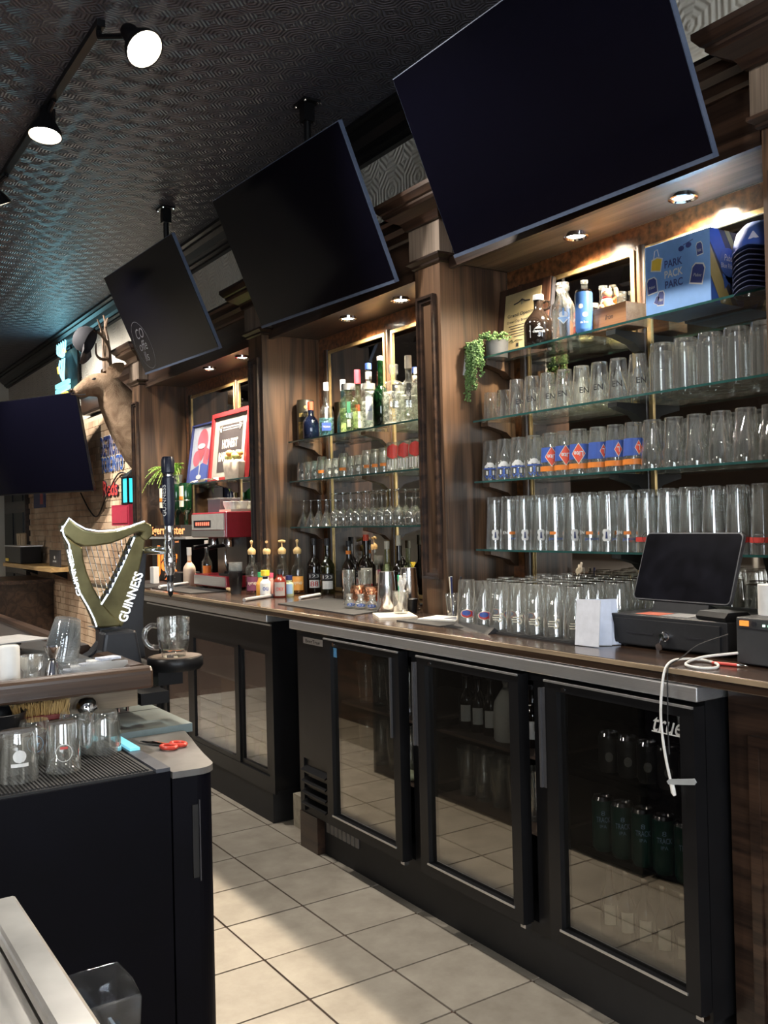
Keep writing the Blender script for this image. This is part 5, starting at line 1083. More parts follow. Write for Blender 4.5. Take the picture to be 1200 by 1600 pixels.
FERN = pbr('fern_green', (.30, .50, .10), .5, var=.45, scale=60); rs = random.Random(9)
for s in range(75):
    a = rs.uniform(0, 2*PI); L_ = rs.uniform(.22, .36); m = MB(); dr_ = Vector((math.cos(a), math.sin(a), 0)); dr_.x = -abs(dr_.x)*.9 if dr_.x > 0 and rs.random() < .6 else dr_.x
    side = Vector((-dr_.y, dr_.x, 0))
    droop = rs.uniform(.5, 1.6)
    if dr_.x > .1: L_ *= .28
    if dr_.y > .15: L_ *= .2
    P = [Vector((0, 0, .085))+dr_*(L_*t*.8)+Vector((0, 0, .12*math.sin(t*1.6)-droop*.16*t*t*(1 if dr_.x < 0 else .3))) for t in [i/12 for i in range(13)]]
    m.tube(P, .0015, 4)
    for i in range(1, 12):
        ww = .036*math.sin(PI*i/12.5)+.004
        for sg_ in (-1, 1):
            p = P[i]; tip = p+side*sg_*ww+dr_*.006+Vector((0, 0, -.004)); m.add([p, p+dr_*.006+side*sg_*ww*.5, tip, p-dr_*.004+side*sg_*ww*.5], [(0, 1, 2, 3)])
    m.build('frond', FERN, fn, local=True)
fp = thing('flower_pot', 'draped white planter with orange flowers before the red frame', 'plant pot', (.575, 3.50, zl+.0005))
MB().lathe([(.0005, 0), (.052, 0), (.058, .05), (.062, .115), (.052, .13), (.055, .115), (.05, .10), (.0005, .10)], 28, lobes=7, amp=.07, M=Matrix.Diagonal((1, 1.6, 1))).build('planter', pbr('cloth_white', (.55, .48, .39), .7, var=.2, scale=20), fp, True, True)
for k in range(6):
    a = 2*PI*k/6; MB().sphere((-.0+.03*math.cos(a), .06*math.sin(a), .155+.02*(k % 2)), .028, 8, (1, 1, .8)).build('flower' if k % 2 else 'leaf_cluster', pbr('flower%d' % k, (.85, .38, .12) if k % 2 else (.55, .60, .20), .6), fp, True, True)
cl_ = thing('folded_cloth', 'cream folded cloth lying before the cocktail print', 'cloth', (.565, 3.97, zl+.0005))
MB().add([(-.015+.02*math.sin(i*1.3)*(j-1), -.26+.05*i, .004+.022*abs(math.sin(i*.9+j))) for i in range(11) for j in range(3)]+[(-.015+.02*math.sin(i*1.3)*(j-1), -.26+.05*i, 0) for i in range(11) for j in range(3)], [(i*3+j, i*3+j+1, i*3+j+4, i*3+j+3) for i in range(10) for j in range(2)]+[(33+i*3+j, 33+i*3+j+3, 33+i*3+j+4, 33+i*3+j+1) for i in range(10) for j in range(2)]).build('cloth', CREAM, cl_, True, True)
# things inside the coolers
ck = Glass(PINT17, True, t=.003)
for k in range(8): ck.put('chilled_glass', .10+.1*(k // 4), 1.13-(k % 4)*.11, .7155, 'chilled pint glass on the top shelf behind the first cooler door', 'chilled glasses behind the first door', prints=False)
for k in range(8): ck.put('chilled_glass', .10+.1*(k // 4), 1.13-(k % 4)*.11, .4705, 'chilled pint glass on the lower shelf behind the first cooler door', 'lower chilled glasses behind the first door', prints=False)
cth = MB().sphere((.06, .745, .4895), .05, 10, (.6, 1.1, .36)).build('bar_cloth', pbr('cloth_green', (.50, .54, .36), .8), None, True); tag(cth, 'pale green bar cloth behind the first cooler door', 'cloth')
bottle('milk_jug', 'white plastic jug behind the second cooler door', (.12, .22, .7155), .22, .055, .02, .02, .07, WHITE, (I_W, .02), cat='jug')
for k, y in enumerate((.46, .39, .32, .10, .04)): bottle('stored_bottle', f'dark white-labelled bottle, {ORD[k]} on the top shelf behind the second cooler door', (.12, y, .7155), .21, .03, .013, .05, .04, B_BRN, (I_K, .015), [(.03, .09, I_W, .8, None)], group='bottles behind the second door')
for k, y in enumerate((.46, .368, .276, .184, .092)): ck.put('chilled_glass', .12, y, .4705, f'glass stored on the lower shelf behind the second cooler door, {ORD[k]} along', 'glasses behind the second door', prints=False)
CKN = ink('can_dark_green', (.012, .07, .055), .3); 
for k in range(5): can('chilled_can', f'dark can with pale round badge, {ORD[k]} on the top shelf behind the third door', (.09, -.27-k*.075, .7155), .031, .12, ink('can_black%d' % k, (.03, .03, .032), .3), [(ell(.024, .03), ink('badge%d' % k, (.25, .25, .24)), .05), (ell(.02, .014), I_K, .085)], 'dark cans behind the third door')
for k in range(5): can('chilled_can', f'dark green lettered can, {ORD[k]} on the middle shelf behind the third cooler door', (.09, -.24-k*.078, .4705), .034, .165, CKN, [(g_text('8', .012, .014), I_LB, .12), (g_text('TRACK', .044, .016, bold=.01), I_LB, .10), (g_text('IPA', .02, .01), I_LB, .08)], 'green cans behind the third door')
for k in range(6): bottle('stored_bottle', f'brown beer bottle, {ORD[k]} along the bottom of the third cooler section', (.12, -.23-k*.07, .2005), .22, .03, .012, .06, .05, B_BRN, (CHROME, .008), [(.04, .1, I_C, .6, None)], group='bottles at the bottom of the third section')
bottle('reflection_bottle', 'orange bottle standing in for a reflection in the third cooler section', (.05, -.625, .2005), .21, .028, .013, .04, .04, pbr('reflection_orange', (.62, .22, .04), .4), (I_W, .03))  # made-up bottle in place of an orange reflection in the pane
for k in range(5): bottle('stored_bottle', f'green bottle stored behind the sliding cooler doors, {ORD[k]} from the near end', (.16, 2.06+k*.2, .2005), .2, .032, .013, .05, .05, pbr('stored_green%d' % k, (.12, .16, .06), .2), (I_Y, .015), group='bottles behind the sliding doors')
ybx = thing('yellow_carton', 'yellow carton behind the sliding cooler door', 'carton', (.14, 2.02, .4205)); MB().box(-.04, .06, -.035, .05, 0, .15).build('carton_body', I_Y, ybx, local=True)
bxx = thing('cardboard_box', 'brown cardboard box behind the sliding cooler doors', 'box', (.2, 2.62, .4205)); MB().box(-.06, .2, -.16, .16, 0, .20).build('box_body', pbr('cardboard', (.34, .23, .13), .8), bxx, local=True); MB().box(-.061, -.06, -.13, -.08, .08, .15).build('box_sticker', I_W, bxx, local=True)
# ------------------------------------------------------------------ customer bar, foreground left
BARW = wood('bar_rail_wood', (.02, .011, .008), (.085, .05, .032), 'x', rough=.3)
br = thing('customer_bar', 'dark wooden customer bar with raised rail', 'bar', (-1.8, 2.0, 0))
MB().box(-2.7, -1.20, .30, 4.6, 1.045, 1.085).build('bar_top', pbr('bar_top_dark', (.05, .042, .038), .35, var=.2), br)
rail = [(0, 0), (.055, 0), (.058, .02), (.058, .05), (.045, .06), (.012, .062), (0, .05)]
MB().prism([(.242+u, 1.043+v) for u, v in rail], 'x', -2.7, -1.145).build('near_rail', BARW, br, bevel=.008)
BRY = wood('bar_rail_wood_y', (.02, .011, .008), (.085, .05, .032), 'y', rough=.3)
for ya, yb in ((.30, .63), (.84, 4.6)): MB().prism([(-1.145-u, 1.043+v) for u, v in rail], 'y', ya, yb).build('inner_rail', BRY, br)
MB().box(-1.50, -1.165, .325, .352, .985, 1.045).build('under_board', wood('pale_under_board', (.16, .11, .07), (.34, .26, .17), 'x', rough=.6), br)
MB().box(-2.7, -1.62, .50, 4.6, 0, 1.045).build('bar_die', OAKD, br)
MB().box(-1.205, -.985, .64, 1.05, 1.005, 1.045).build('tower_ledge', BLACK, br)
MB().box(-1.02, -.94, .56, .64, .99, 1.034).build('tray_bracket', BLACK, br)
# keg cooler with rounded door
kc = thing('keg_cooler', 'black keg cooler with rounded door end in the left foreground', 'cooler', (-1.5, .15, 0))
KB = pbr('keg_black', (.0018, .0018, .0045), .5, spec=.1, var=.2, scale=9)
MB().box(-2.6, -1.215, -.062, .355, .02, .89).build('body', KB, kc)
arc = [(-1.212, -.066), (-1.150, -.072)]+[(-1.147+.05*math.cos(q), -.022+.05*math.sin(q)) for q in [-PI/2+(PI/2-.16)*k/8 for k in range(9)]]+[(-1.083, .06), (-1.065, .15), (-1.045, .24), (-1.028, .32), (-1.022, .345), (-1.03, .355), (-1.212, .355)]
MB().prism(arc, 'z', .02, .872).build('door', KB, kc)
MB().prism([(x+(.004 if x > -1.2 else 0), y-(.004 if y < .3 else 0)) for x, y in arc], 'z', .872, .888).build('door_cap', pbr('cap_grey', (.13, .125, .12), .4, var=.1), kc)
MB().box(-1.165, -1.15, -.075, -.070, .62, .80).build('door_slot_handle', BLACKM, kc); MB().box(-1.148, -1.145, -.077, -.071, .61, .81).build('slot_edge', pbr('slot_edge', (.05, .05, .06), .4), kc)
MB().box(-1.25, -1.215, -.062, .355, .89, .899).build('top_edge_strip', pbr('edge_slate', (.06, .065, .08), .4), kc)
MB().box(-1.242, -1.216, .16, .33, .899, .906).build('cyan_reflection_strip', emit('cyan_reflection', (.16, .50, .62), .5), kc)  # reflected cyan light painted as a weak glow on this strip
rm = thing('ribbed_mat', 'black ribbed rubber mat on the keg cooler', 'mat', (-1.9, .1, .89)); MB().box(-2.6, -1.255, -.055, .345, .89, .896).build('mat_base', RUBBER, rm)
m = MB()
for k in range(150): m.box(-2.58+k*.0088, -2.576+k*.0088, -.05, .34, .896, .9)
m.build('rib', RUBBER, rm)['kind'] = 'stuff'
sc_ = thing('steel_counter', 'steel counter unit behind the keg cooler, cyan reflection painted on top', 'counter', (-1.3, 1.4, 0))
MB().box(-1.60, -1.0, .365, 2.4, .0, .88).build('body', BLACK, sc_); MB().box(-1.61, -.99, .36, 2.42, .88, .905).build('top', pbr('steel_cyan_reflect', (.20, .26, .27), .4, .6, var=.05), sc_)  # cyan reflection is put into the steel colour of the top
m = MB(); m.box(-1.61, -.99, .64, .643, .9052, .9058); m.build('top_seam', BLACKM, sc_)
# scissors
sx_ = thing('scissors', 'red-handled scissors lying on the keg cooler door cap', 'scissors', (-1.135, .20, .889), math.radians(25))
for s in (-1, 1):
    m = MB(); m.add([(0, s*.004, .003), (.004*s, s*.008, .003), (s*-.004, .085, .003), (0, s*.004, .005), (.004*s, s*.008, .005), (s*-.004, .085, .005)], [(0, 1, 2), (3, 5, 4), (0, 2, 5, 3), (1, 4, 5, 2), (0, 3, 4, 1)]); m.tube([(0, .0, .004), (-s*.006, .05, .004), (-s*.001, .09, .004)], [.005, .004, .001], 6); m.build('blade', CHROME, sx_, local=True)
    MB().tube([(s*.018+.016*math.cos(q), -.035+.024*math.sin(q), .006) for q in [2*PI*i/18 for i in range(19)]], .0055, 8).build('finger_ring', pbr('scissor_red', (.55, .05, .03), .35), sx_, True, True)
# upturned glasses on the ribbed mat
KG = [(.034, 0), (.036, .006), (.041, .03), (.044, .108)]
k1 = Glass(KG, False, t=.004, base=.014, lobes=9, amp=.012, n=36); k2 = Glass([(.036, 0), (.037, .005), (.042, .118)], False, t=.003, base=.012, prints=[(ringg, I_W, .05), (g_grid(.018, .006, 0, .012), I_R, .05)])
k3 = Glass([(.04, 0), (.042, .01), (.043, .05), (.047, .115)], False, t=.004, base=.012, lobes=8, amp=.015, n=32, prints=[(ell(.03, .03, 0, .008), I_W, .055), (g_grid(.04, .008, 0, -.012), I_W, .055)]); k4 = Glass(KG, False, prints=[(ringg, I_LB, .055), (g_text('bar', .02, .012), I_LB, .055)])
for g, x, y, lb in ((k3, -1.545, .055, 'upturned glass with white badge at the left end of the ribbed mat'), (k4, -1.475, .195, 'upturned glass with blue ring print behind the badge glass'), (k2, -1.435, .075, 'upturned glass with white ring and red patch in front on the ribbed mat'), (k1, -1.365, .235, 'plain ribbed upturned glass between the ring glass and the cut glass'), (k1, -1.30, .195, 'cut-pattern upturned glass nearest the cyan reflection strip')):
    g.put('upturned_glass', x, y, .9002, lb, 'upturned glasses on the ribbed mat', jit=.1)
tub = thing('black_tub', 'black plastic tub with white lettering under the bar', 'tub', (-1.555, .27, .9002), face_cam(-1.55, .3))
MB().lathe(cup([(.055, 0), (.07, .012), (.072, .11), (.078, .125)], .003, .004), 24).build('tub_body', BLACK, tub, True, True); wrap(m := MB(), g_text('Lossing', .09, .02, shear=.3), .0735, .08, .5); wrap(m, g_text('Lossing', .09, .02, shear=.3), .0735, .05, .5); m.build('tub_lettering', pbr('tub_ink', (.35, .35, .36), .5), tub, local=True); wrap(m := MB(), g_grid(.04, .05, 0, 0, 6), .0735, .07, -.55); m.build('tub_sticker', pbr('tub_sticker', (.10, .10, .105), .5), tub, local=True)
bs = thing('scrub_brush', 'straw-bristled scrub brush with red back under the bar', 'brush', (-1.435, .295, .9002))
MB().box(-.07, .07, -.02, .02, .085, .10).build('back', pbr('brush_red', (.20, .03, .03), .5), bs, local=True, bevel=.004)
MB().box(-.012, .012, -.012, .012, 0, .085).build('handle', pbr('brush_handle', (.15, .03, .03), .5), bs, local=True)
m = MB(); rs = random.Random(3)
for k in range(260): x, y = rs.uniform(-.068, .068), rs.uniform(-.018, .018); m.tube([(x, y, .099), (x*1.12+rs.uniform(-.006, .006), y*1.3,   .125+rs.uniform(0, .012))], .0012, 3, False)
m.build('bristle', pbr('bristle_tan', (.50, .32, .12), .7), bs, local=True)['kind'] = 'stuff'
cjar = thing('shaker_jar', 'small glass jar with dented chrome lid under the bar', 'jar', (-1.315, .30, .9002)); MB().lathe(cup([(.03, 0), (.03, .095)], .003, .005), 16).build('jar', GLASS, cjar, True, True); MB().lathe([(.031, .09), (.032, .10), (.028, .118), (.018, .128), (.0005, .13)], 16).build('chrome_lid', CHROME, cjar, True, True)
# ------------------------------------------------------------------ harp tap tower
GOLDG = pbr('olive_gold', (.17, .15, .072), .28, .8, var=.45, scale=11); HB = pbr('tower_black', (.014, .016, .022), .4); GLOW = emit('harp_glow', (.72, .85, 1.0), 1.3)
hp = thing('harp_tap_tower', 'lit golden harp-shaped beer tower with white lettering', 'beer tower', (-1.10, .72, 1.045))
Y0, Y1 = .690, .745
neck = [(-1.272, 1.498), (-1.248, 1.520), (-1.228, 1.500), (-1.205, 1.484), (-1.175, 1.476), (-1.14, 1.474), (-1.10, 1.478), (-1.06, 1.488), (-1.03, 1.500), (-1.005, 1.505), (-.988, 1.497), (-.980, 1.480), (-.984, 1.458), (-1.0, 1.445), (-1.018, 1.448), (-1.024, 1.462), (-1.015, 1.472), (-1.03, 1.473), (-1.05, 1.466), (-1.08, 1.452), (-1.12, 1.438), (-1.17, 1.432), (-1.205, 1.432), (-1.235, 1.444), (-1.262, 1.470)]
MB().prism(neck, 'y', Y0, Y1).build('harp_neck', GOLDG, hp, bevel=.006)
pillar = [(-1.262, 1.470), (-1.235, 1.446), (-1.209, 1.430), (-1.207, 1.395), (-1.196, 1.35), (-1.177, 1.30), (-1.150, 1.25), (-1.122, 1.215), (-1.09, 1.185), (-1.10, 1.172), (-1.165, 1.172), (-1.172, 1.182), (-1.178, 1.205), (-1.195, 1.245), (-1.222, 1.295), (-1.240, 1.35), (-1.248, 1.41)]
MB().prism(pillar, 'y', Y0, Y1).build('harp_pillar', GOLDG, hp, bevel=.006)
sound = [(-1.105, 1.180), (-1.09, 1.168), (-1.078, 1.19), (-1.045, 1.29), (-1.02, 1.38), (-1.005, 1.445), (-1.024, 1.462), (-1.045, 1.455), (-1.085, 1.37), (-1.13, 1.285), (-1.155, 1.248), (-1.14, 1.225), (-1.12, 1.20)]
MB().prism(sound, 'y', Y0+.004, Y1).build('soundboard', GOLDG, hp, bevel=.005)
def glowline(pts, r=.004, y=Y0-.003): return MB().tube([(x, y, z) for x, z in pts], r, 6).build('glow_edge', GLOW, hp, True)
glowline([(-1.276, 1.482), (-1.25, 1.522), (-1.228, 1.503), (-1.2, 1.487), (-1.16, 1.479), (-1.11, 1.481), (-1.06, 1.492), (-1.01, 1.508)], .0022)
glowline([(-1.272, 1.498), (-1.268, 1.47), (-1.252, 1.44), (-1.25, 1.40), (-1.242, 1.345), (-1.224, 1.292), (-1.197, 1.242), (-1.18, 1.204), (-1.172, 1.178)], .0022)
glowline([(-1.045, 1.456), (-1.086, 1.368), (-1.13, 1.285), (-1.156, 1.247)], .0026)
m = MB(); text_on(m, 'GUINNESS', .04, (-1.060, Y0-.0005, 1.265), (.36, 0, .93), (-.93, 0, .36), bold=.02, fit=(.165, .030)); m.build('face_lettering', emit('harp_white', (.9, .95, 1), .7), hp)
m = MB(); text_on(m, 'GUINNESS', .03, (-1.2385, Y0-.0012, 1.352), (-.19, 0, .98), (-.98, 0, -.19), bold=.02, fit=(.15, .014)); m.build('edge_lettering', emit('edge_white', (.85, .92, 1), .6), hp)
for k in range(10):
    t = k/9; a = Vector((-1.195+.145*t, .712, 1.434+.022*t)); bfrac = 1-t*.93
    bpt = Vector((-1.045, .712, 1.455)).lerp(Vector((-1.150, .712, 1.252)), bfrac)
    MB().tube([tuple(a), tuple(bpt)], .0016, 5).build('string', CHROME, hp, True)
m = MB()
for k in range(9):
    p = Vector((-1.062, Y0-.006, 1.425)).lerp(Vector((-1.135, Y0-.006, 1.285)), k/8); m.box(p.x-.006, p.x+.004, p.y, p.y+.006, p.z-.006, p.z+.006)
m.build('tuning_peg', HB, hp)['kind'] = 'stuff'
MB().prism([(-1.175, 1.172), (-1.09, 1.166), (-1.075, 1.19), (-1.03, 1.34), (-1.0, 1.45), (-.985, 1.40), (-1.0, 1.20), (-1.0, 1.10), (-.995, 1.055), (-1.22, 1.055), (-1.215, 1.068), (-1.17, 1.09), (-1.145, 1.12), (-1.145, 1.16)], 'y', .745, .80).build('tower_body', HB, hp, bevel=.008)
MB().prism([(-1.15, 1.16), (-1.05, 1.16), (-1.04, 1.10), (-1.03, 1.045), (-1.215, 1.045), (-1.20, 1.065), (-1.16, 1.09)], 'y', .67, .745).build('foot', HB, hp, bevel=.01)
fa = MB().tube([(-1.0, .70, 1.412), (-.963, .61, 1.412)], .014, 12).build('shank', CHROME, hp, True)
MB().lathe([(.011, 1.283), (.010, 1.33), (.016, 1.345), (.02, 1.37), (.02, 1.395), (.015, 1.41), (.018, 1.44), (.014, 1.448), (.016, 1.455), (.015, 1.49), (.0005, 1.492)], 16, (-.960, .60, 0)).build('faucet', CHROME, hp, True)
MB().lathe([(.0005, 1.262), (.007, 1.27), (.010, 1.29), (.012, 1.36), (.010, 1.375), (.0005, 1.376)], 12, (-.960, .60, 0)).build('spout', BLACK, hp, True)
hd = MB().lathe([(.014, 1.49), (.017, 1.50), (.020, 1.56), (.019, 1.645), (.016, 1.648), (.016, 1.658), (.021, 1.662), (.021, 1.70), (.017, 1.712), (.0005, 1.714)], 18, (-.960, .60, 0)).build('tap_handle', pbr('handle_navy', (.012, .016, .035), .3), hp, True)
wrap(m := MB(), ([(-b, a) for a, b in g_text('GUINNESS', .10, .016, bold=.01)[0]], g_text('GUINNESS', .10, .016, bold=.01)[1]), .0206, 1.572, math.radians(205)); mo = m.build('handle_lettering', I_W, hd, local=True); mo.location = (-.960, .60, 0)
MB().lathe([(.0158, 1.648), (.0165, 1.653), (.0158, 1.658)], 18, (-.960, .60, 0)).build('handle_band', CHROME, hp, True)
dt = MB().lathe([(.0005, 1.035), (.08, 1.035), (.088, 1.045), (.088, 1.068), (.084, 1.075), (.0005, 1.075)], 32, (-.955, .585, 0)).build('drip_tray', BLACK, hp, True)
MB().lathe([(.078, 1.0752), (.078, 1.0765), (.0005, 1.0765)], 28, (-.955, .585, 0)).build('tray_insert', pbr('tray_brown', (.10, .07, .05), .35), hp, True)
# rods and clamp below the bar
m = MB()
for x in (-1.19, -1.165): MB().tube([(x, .42, 1.044), (x, .42, .955)], .005, 8).build('threaded_rod', CHROME, hp, True)
MB().prism([(x*1.0, y) for x, y in [(-1.215+.07*math.cos(2*PI*k/20)*1.0+.02, .42+.05*math.sin(2*PI*k/20)) for k in range(20)]], 'z', .975, .99).build('clamp_plate', BLACK, hp)
MB().box(-1.135, -1.05, .385, .47, .97, 1.004).build('valve_box', BLACK, hp)
mg = thing('beer_mug', 'dimpled glass beer mug on the harp tower drip tray', 'mug', (-.962, .575, 1.0768), math.radians(165))
dim = []
n = 40; rows = 22; prof = []
vs = []; fs = []
for i in range(rows+1):
    z = .122*i/rows; r = .037+.013*min(1, z/.05)+(.001 if z > .1 else 0)
    for k in range(n):
        a = 2*PI*k/n; dd = -.0026*max(0, math.sin(10*a))*max(0, math.sin((z-.012)/.028*PI)) if .012 < z < .096 else 0
        vs.append(((r+dd)*math.cos(a), (r+dd)*math.sin(a), z))
for i in range(rows):
    for k in range(n): fs.append((i*n+k, i*n+(k+1) % n, (i+1)*n+(k+1) % n, (i+1)*n+k))
m = MB().add(vs, fs); m.lathe([(.0375, 0), (.0005, 0)], n); m.lathe([(.051, .122), (.049, .124), (.0465, .122), (.045, .06), (.034, .02), (.0005, .018)], n); m.build('bowl', GLASSC, mg, True, True)
MB().tube(smooth([(.047, 0, .098), (.07, 0, .10), (.088, 0, .082), (.088, 0, .055), (.072, 0, .034), (.045, 0, .03)]), [.0085]*26, 10).build('handle', GLASSC, mg, True, True)
# ------------------------------------------------------------------ things on the bar
zb_ = 1.0855
wc = thing('white_canister', 'white plastic canister at the bar rail', 'canister', (-1.50, .355, zb_)); MB().lathe([(.0005, 0), (.026, 0), (.027, .004), (.0265, .092), (.023, .097), (.0005, .098)], 22).build('canister', WHITE, wc, True, True)
sgl = Glass([(.022, 0), (.024, .006), (.024, .02), (.03, .03), (.032, .062)], True, t=.004, base=.012, lobes=8, amp=.02, n=32); sgl.put('shot_glass', -1.44, .375, zb_, 'cut shot glass between the canister and the jigger', None)
jg = thing('jigger', 'steel double jigger standing at the bar rail', 'jigger', (-1.385, .37, zb_)); MB().lathe([(.024, 0), (.016, .03), (.010, .044), (.012, .047), (.010, .05), (.015, .06), (.023, .082), (.022, .082), (.009, .052), (.0005, .051)], 24).build('cups', CHROME, jg, True, True)
scp = thing('plastic_cup_stack', 'leaning stack of clear plastic cups on the bar', 'cup stack', (-1.335, .50, zb_)); scp.rotation_euler = (math.radians(-12), math.radians(14), 0)
for k in range(8): MB().lathe([(.047, 0), (.048, .002), (.036, .075), (.034, .076), (.0005, .076)], 24, (0, 0, .012+k*.0085)).build('cup', CLP, scp, True, True)
tl = thing('packet_tray', 'clear tray of white and blue packets on the bar', 'tray', (-1.27, .40, zb_), math.radians(-8))
m = MB(); m.box(-.085, .085, -.05, .05, 0, .003); m.box(-.09, -.085, -.055, .055, 0, .03); m.box(.085, .09, -.055, .055, 0, .03); m.box(-.085, .085, -.055, -.05, 0, .03); m.box(-.085, .085, .05, .055, 0, .03); m.build('tray', CLP, tl, local=True)
for k in range(5):
    pk = MB().box(-.03, .03, -.02, .02, 0, .006).build('paper_packet', I_W if k % 2 else pbr('packet%d' % k, (.55, .60, .75), .6, var=.4, scale=50)); pk.location = (-1.32+k*.024, .40+.008*(k % 2), zb_+.0035+.0062*k); pk.rotation_euler = (0, .0, -.3+.13*k); tag(pk, ['blue printed packet at the bottom of the packet tray', 'white packet second from the bottom of the packet tray', 'blue printed packet in the middle of the packet tray', 'white packet second from the top of the packet tray', 'blue printed packet lying on top of the packet tray'][k], 'packet', 'packets in the tray')
for k in range(6):
    o = MB().lathe([(.0005, 0), (.075-.003*(k % 2), 0), (.075-.003*(k % 2), .006), (.0005, .006)], 28).build('coaster', pbr('coaster%d' % k, ((.42, .36, .28), (.16, .15, .14), (.60, .55, .46))[k % 3], .8), None, True); o.location = (-1.42+.008*math.sin(k*2), .98+.01*math.cos(k*3), zb_+.0002+k*.0063); tag(o, ['round coaster at the bottom of the pile on the bar', 'dark coaster second in the pile on the bar', 'cream coaster third in the pile on the bar', 'tan coaster fourth in the pile on the bar', 'dark coaster fifth in the pile on the bar', 'pale coaster topping the pile on the bar'][k], 'coaster', 'coaster pile on the bar')
mn = MB().box(-.14, .14, -.10, .10, 0, .004).build('menu_card', pbr('menu_grey', (.40, .40, .40), .6)); mn.location = (-1.42, .98, zb_+.0385); mn.rotation_euler = (0, 0, .3); tag(mn, 'grey menu card lying on the coaster pile', 'menu')
rg = thing('ring_stand', 'pale ring-shaped display stand on the bar at the picture edge', 'stand', (-1.46, 1.18, zb_), math.radians(-35))
m = MB(); n = 32; vs = []
for y in (-.012, .012):
    for r in (.085, .062): vs += [(r*math.cos(2*PI*k/n), y, .085+r*math.sin(2*PI*k/n)) for k in range(n)]
fs = []
for k in range(n):
    k2 = (k+1) % n; fs += [(k, k2, n+k2, n+k), (2*n+k, 3*n+k, 3*n+k2, 2*n+k2), (k, 2*n+k, 2*n+k2, k2), (n+k, n+k2, 3*n+k2, 3*n+k)]
m.add(vs, fs).build('ring', pbr('ring_pale', (.55, .56, .57), .4), rg, True, True); MB().box(-.05, .05, -.03, .03, 0, .006).build('base', pbr('ring_base', (.5, .5, .5), .4), rg, local=True)
# ------------------------------------------------------------------ steel sink corner, nearest the photographer
sk_ = thing('steel_sink_unit', 'stainless bar sink unit with raised rim in the near corner', 'sink', (-2.2, -1.2, 0))
SST = pbr('dull_steel', (.55, .54, .52), .33, .85, var=.25, scale=6)
m = MB(); X0, X1, Ya, Yb, zt_ = -2.6, -1.70, -1.95, -.665, .90
for (a, b, c, d_) in ((X1-.05, X1, Ya, Yb), (X0, X0+.05, Ya, Yb), (X0+.05, X1-.05, Yb-.05, Yb), (X0+.05, X1-.05, Ya, Ya+.05)): m.box(a, b, c, d_, zt_-.025, zt_)
m.build('rim', SST, sk_, bevel=.006)
m = MB(); m.box(X0+.05, X1-.05, Ya+.05, Yb-.05, zt_-.035, zt_-.028); m.box(X1-.105, X1-.085, Ya+.06, Yb-.06, zt_-.03, zt_-.012); m.build('drainboard', SST, sk_)
m = MB(); m.box(X0+.02, X1-.02, Ya+.02, Yb-.02, .1, zt_-.036); m.build('basin', SST, sk_)
for x in (X0+.06, X1-.06):
    for y in (Ya+.06, Yb-.06): MB().lathe([(.0005, 0), (.02, 0), (.02, .1), (.0005, .1)], 10, (x, y, 0)).build('leg', SST, sk_, True)
MB().box(X1, X1+.12, -.90, -.86, .70, .705).build('side_bracket', pbr('bracket_steel', (.35, .45, .55), .3, .8), sk_)
MB().box(X1+.10, X1+.105, -1.1, -.82, .70, .735).build('side_shelf_lip', pbr('lip_steel', (.35, .45, .55), .3, .8), sk_); MB().box(X1, X1+.10, -1.1, -.82, .695, .70).build('side_shelf', pbr('shelf_steel', (.35, .45, .55), .3, .8), sk_)
pj_ = thing('plastic_bin', 'clear wavy-rimmed plastic bin hung beside the sink', 'bin', (-1.64, -.93, .7055))
q = [(-.04, -.055), (.04, -.055), (.045, 0), (.04, .055), (-.04, .055), (-.045, 0)]; vs = []
for s, z in ((.88, 0), (.94, .07), (1.0, .135)): vs += [(x*s, y*s, z+(.006*math.sin(9*y/.055) if z > .1 else 0)) for x, y in q]
for s, z in ((.96, .135), (.84, .004)): vs += [(x*s, y*s, z) for x, y in q]
fs = [(i*6+k, i*6+(k+1) % 6, (i+1)*6+(k+1) % 6, (i+1)*6+k) for i in range(4) for k in range(6)]+[tuple(range(6)), tuple(range(24, 30))]
MB().add(vs, fs).build('bin', BIN, pj_, True, True)
# ------------------------------------------------------------------ deer, hat, neon, wall things at the far end
def skin_mesh(name, pts, edges, radii, m, parent, sub=2):
    me = bpy.data.meshes.new(name); me.from_pydata(pts, edges, []); o = bpy.data.objects.new(name, me); COL.objects.link(o); o.parent = parent; o.matrix_parent_inverse = parent.matrix_basis.inverted()
    s = o.modifiers.new('skin', 'SKIN'); s.use_smooth_shade = True
    for v, r in zip(me.skin_vertices[0].data, radii): v.radius = r if isinstance(r, tuple) else (r, r)
    me.skin_vertices[0].data[0].use_root = True
    b = o.modifiers.new('sub', 'SUBSURF'); b.levels = sub; b.render_levels = sub; me.materials.append(m); return o
def fur():
    m_, nt, N, L, b = _nt('deer_fur'); tc = N.new('ShaderNodeTexCoord'); no = N.new('ShaderNodeTexNoise'); no.inputs['Scale'].default_value = 9; no.inputs['Detail'].default_value = 6; no.inputs['Distortion'].default_value = 1.0; L.new(tc.outputs['Object'], no.inputs['Vector'])
    rp = N.new('ShaderNodeValToRGB'); e = rp.color_ramp.elements; e[0].position = .3; e[0].color = (.14, .082, .045, 1); e[1].position = .72; e[1].color = (.36, .25, .16, 1); L.new(no.outputs['Fac'], rp.inputs[0]); L.new(rp.outputs[0], b.inputs['Base Color']); b.inputs['Roughness'].default_value = .9
    n2 = N.new('ShaderNodeTexNoise'); n2.inputs['Scale'].default_value = 120; L.new(tc.outputs['Object'], n2.inputs['Vector']); bp = N.new('ShaderNodeBump'); bp.inputs['Strength'].default_value = .6; bp.inputs['Distance'].default_value = .01; L.new(n2.outputs['Fac'], bp.inputs['Height']); L.new(bp.outputs[0], b.inputs['Normal']); return m_
FUR = fur(); DY = 5.3
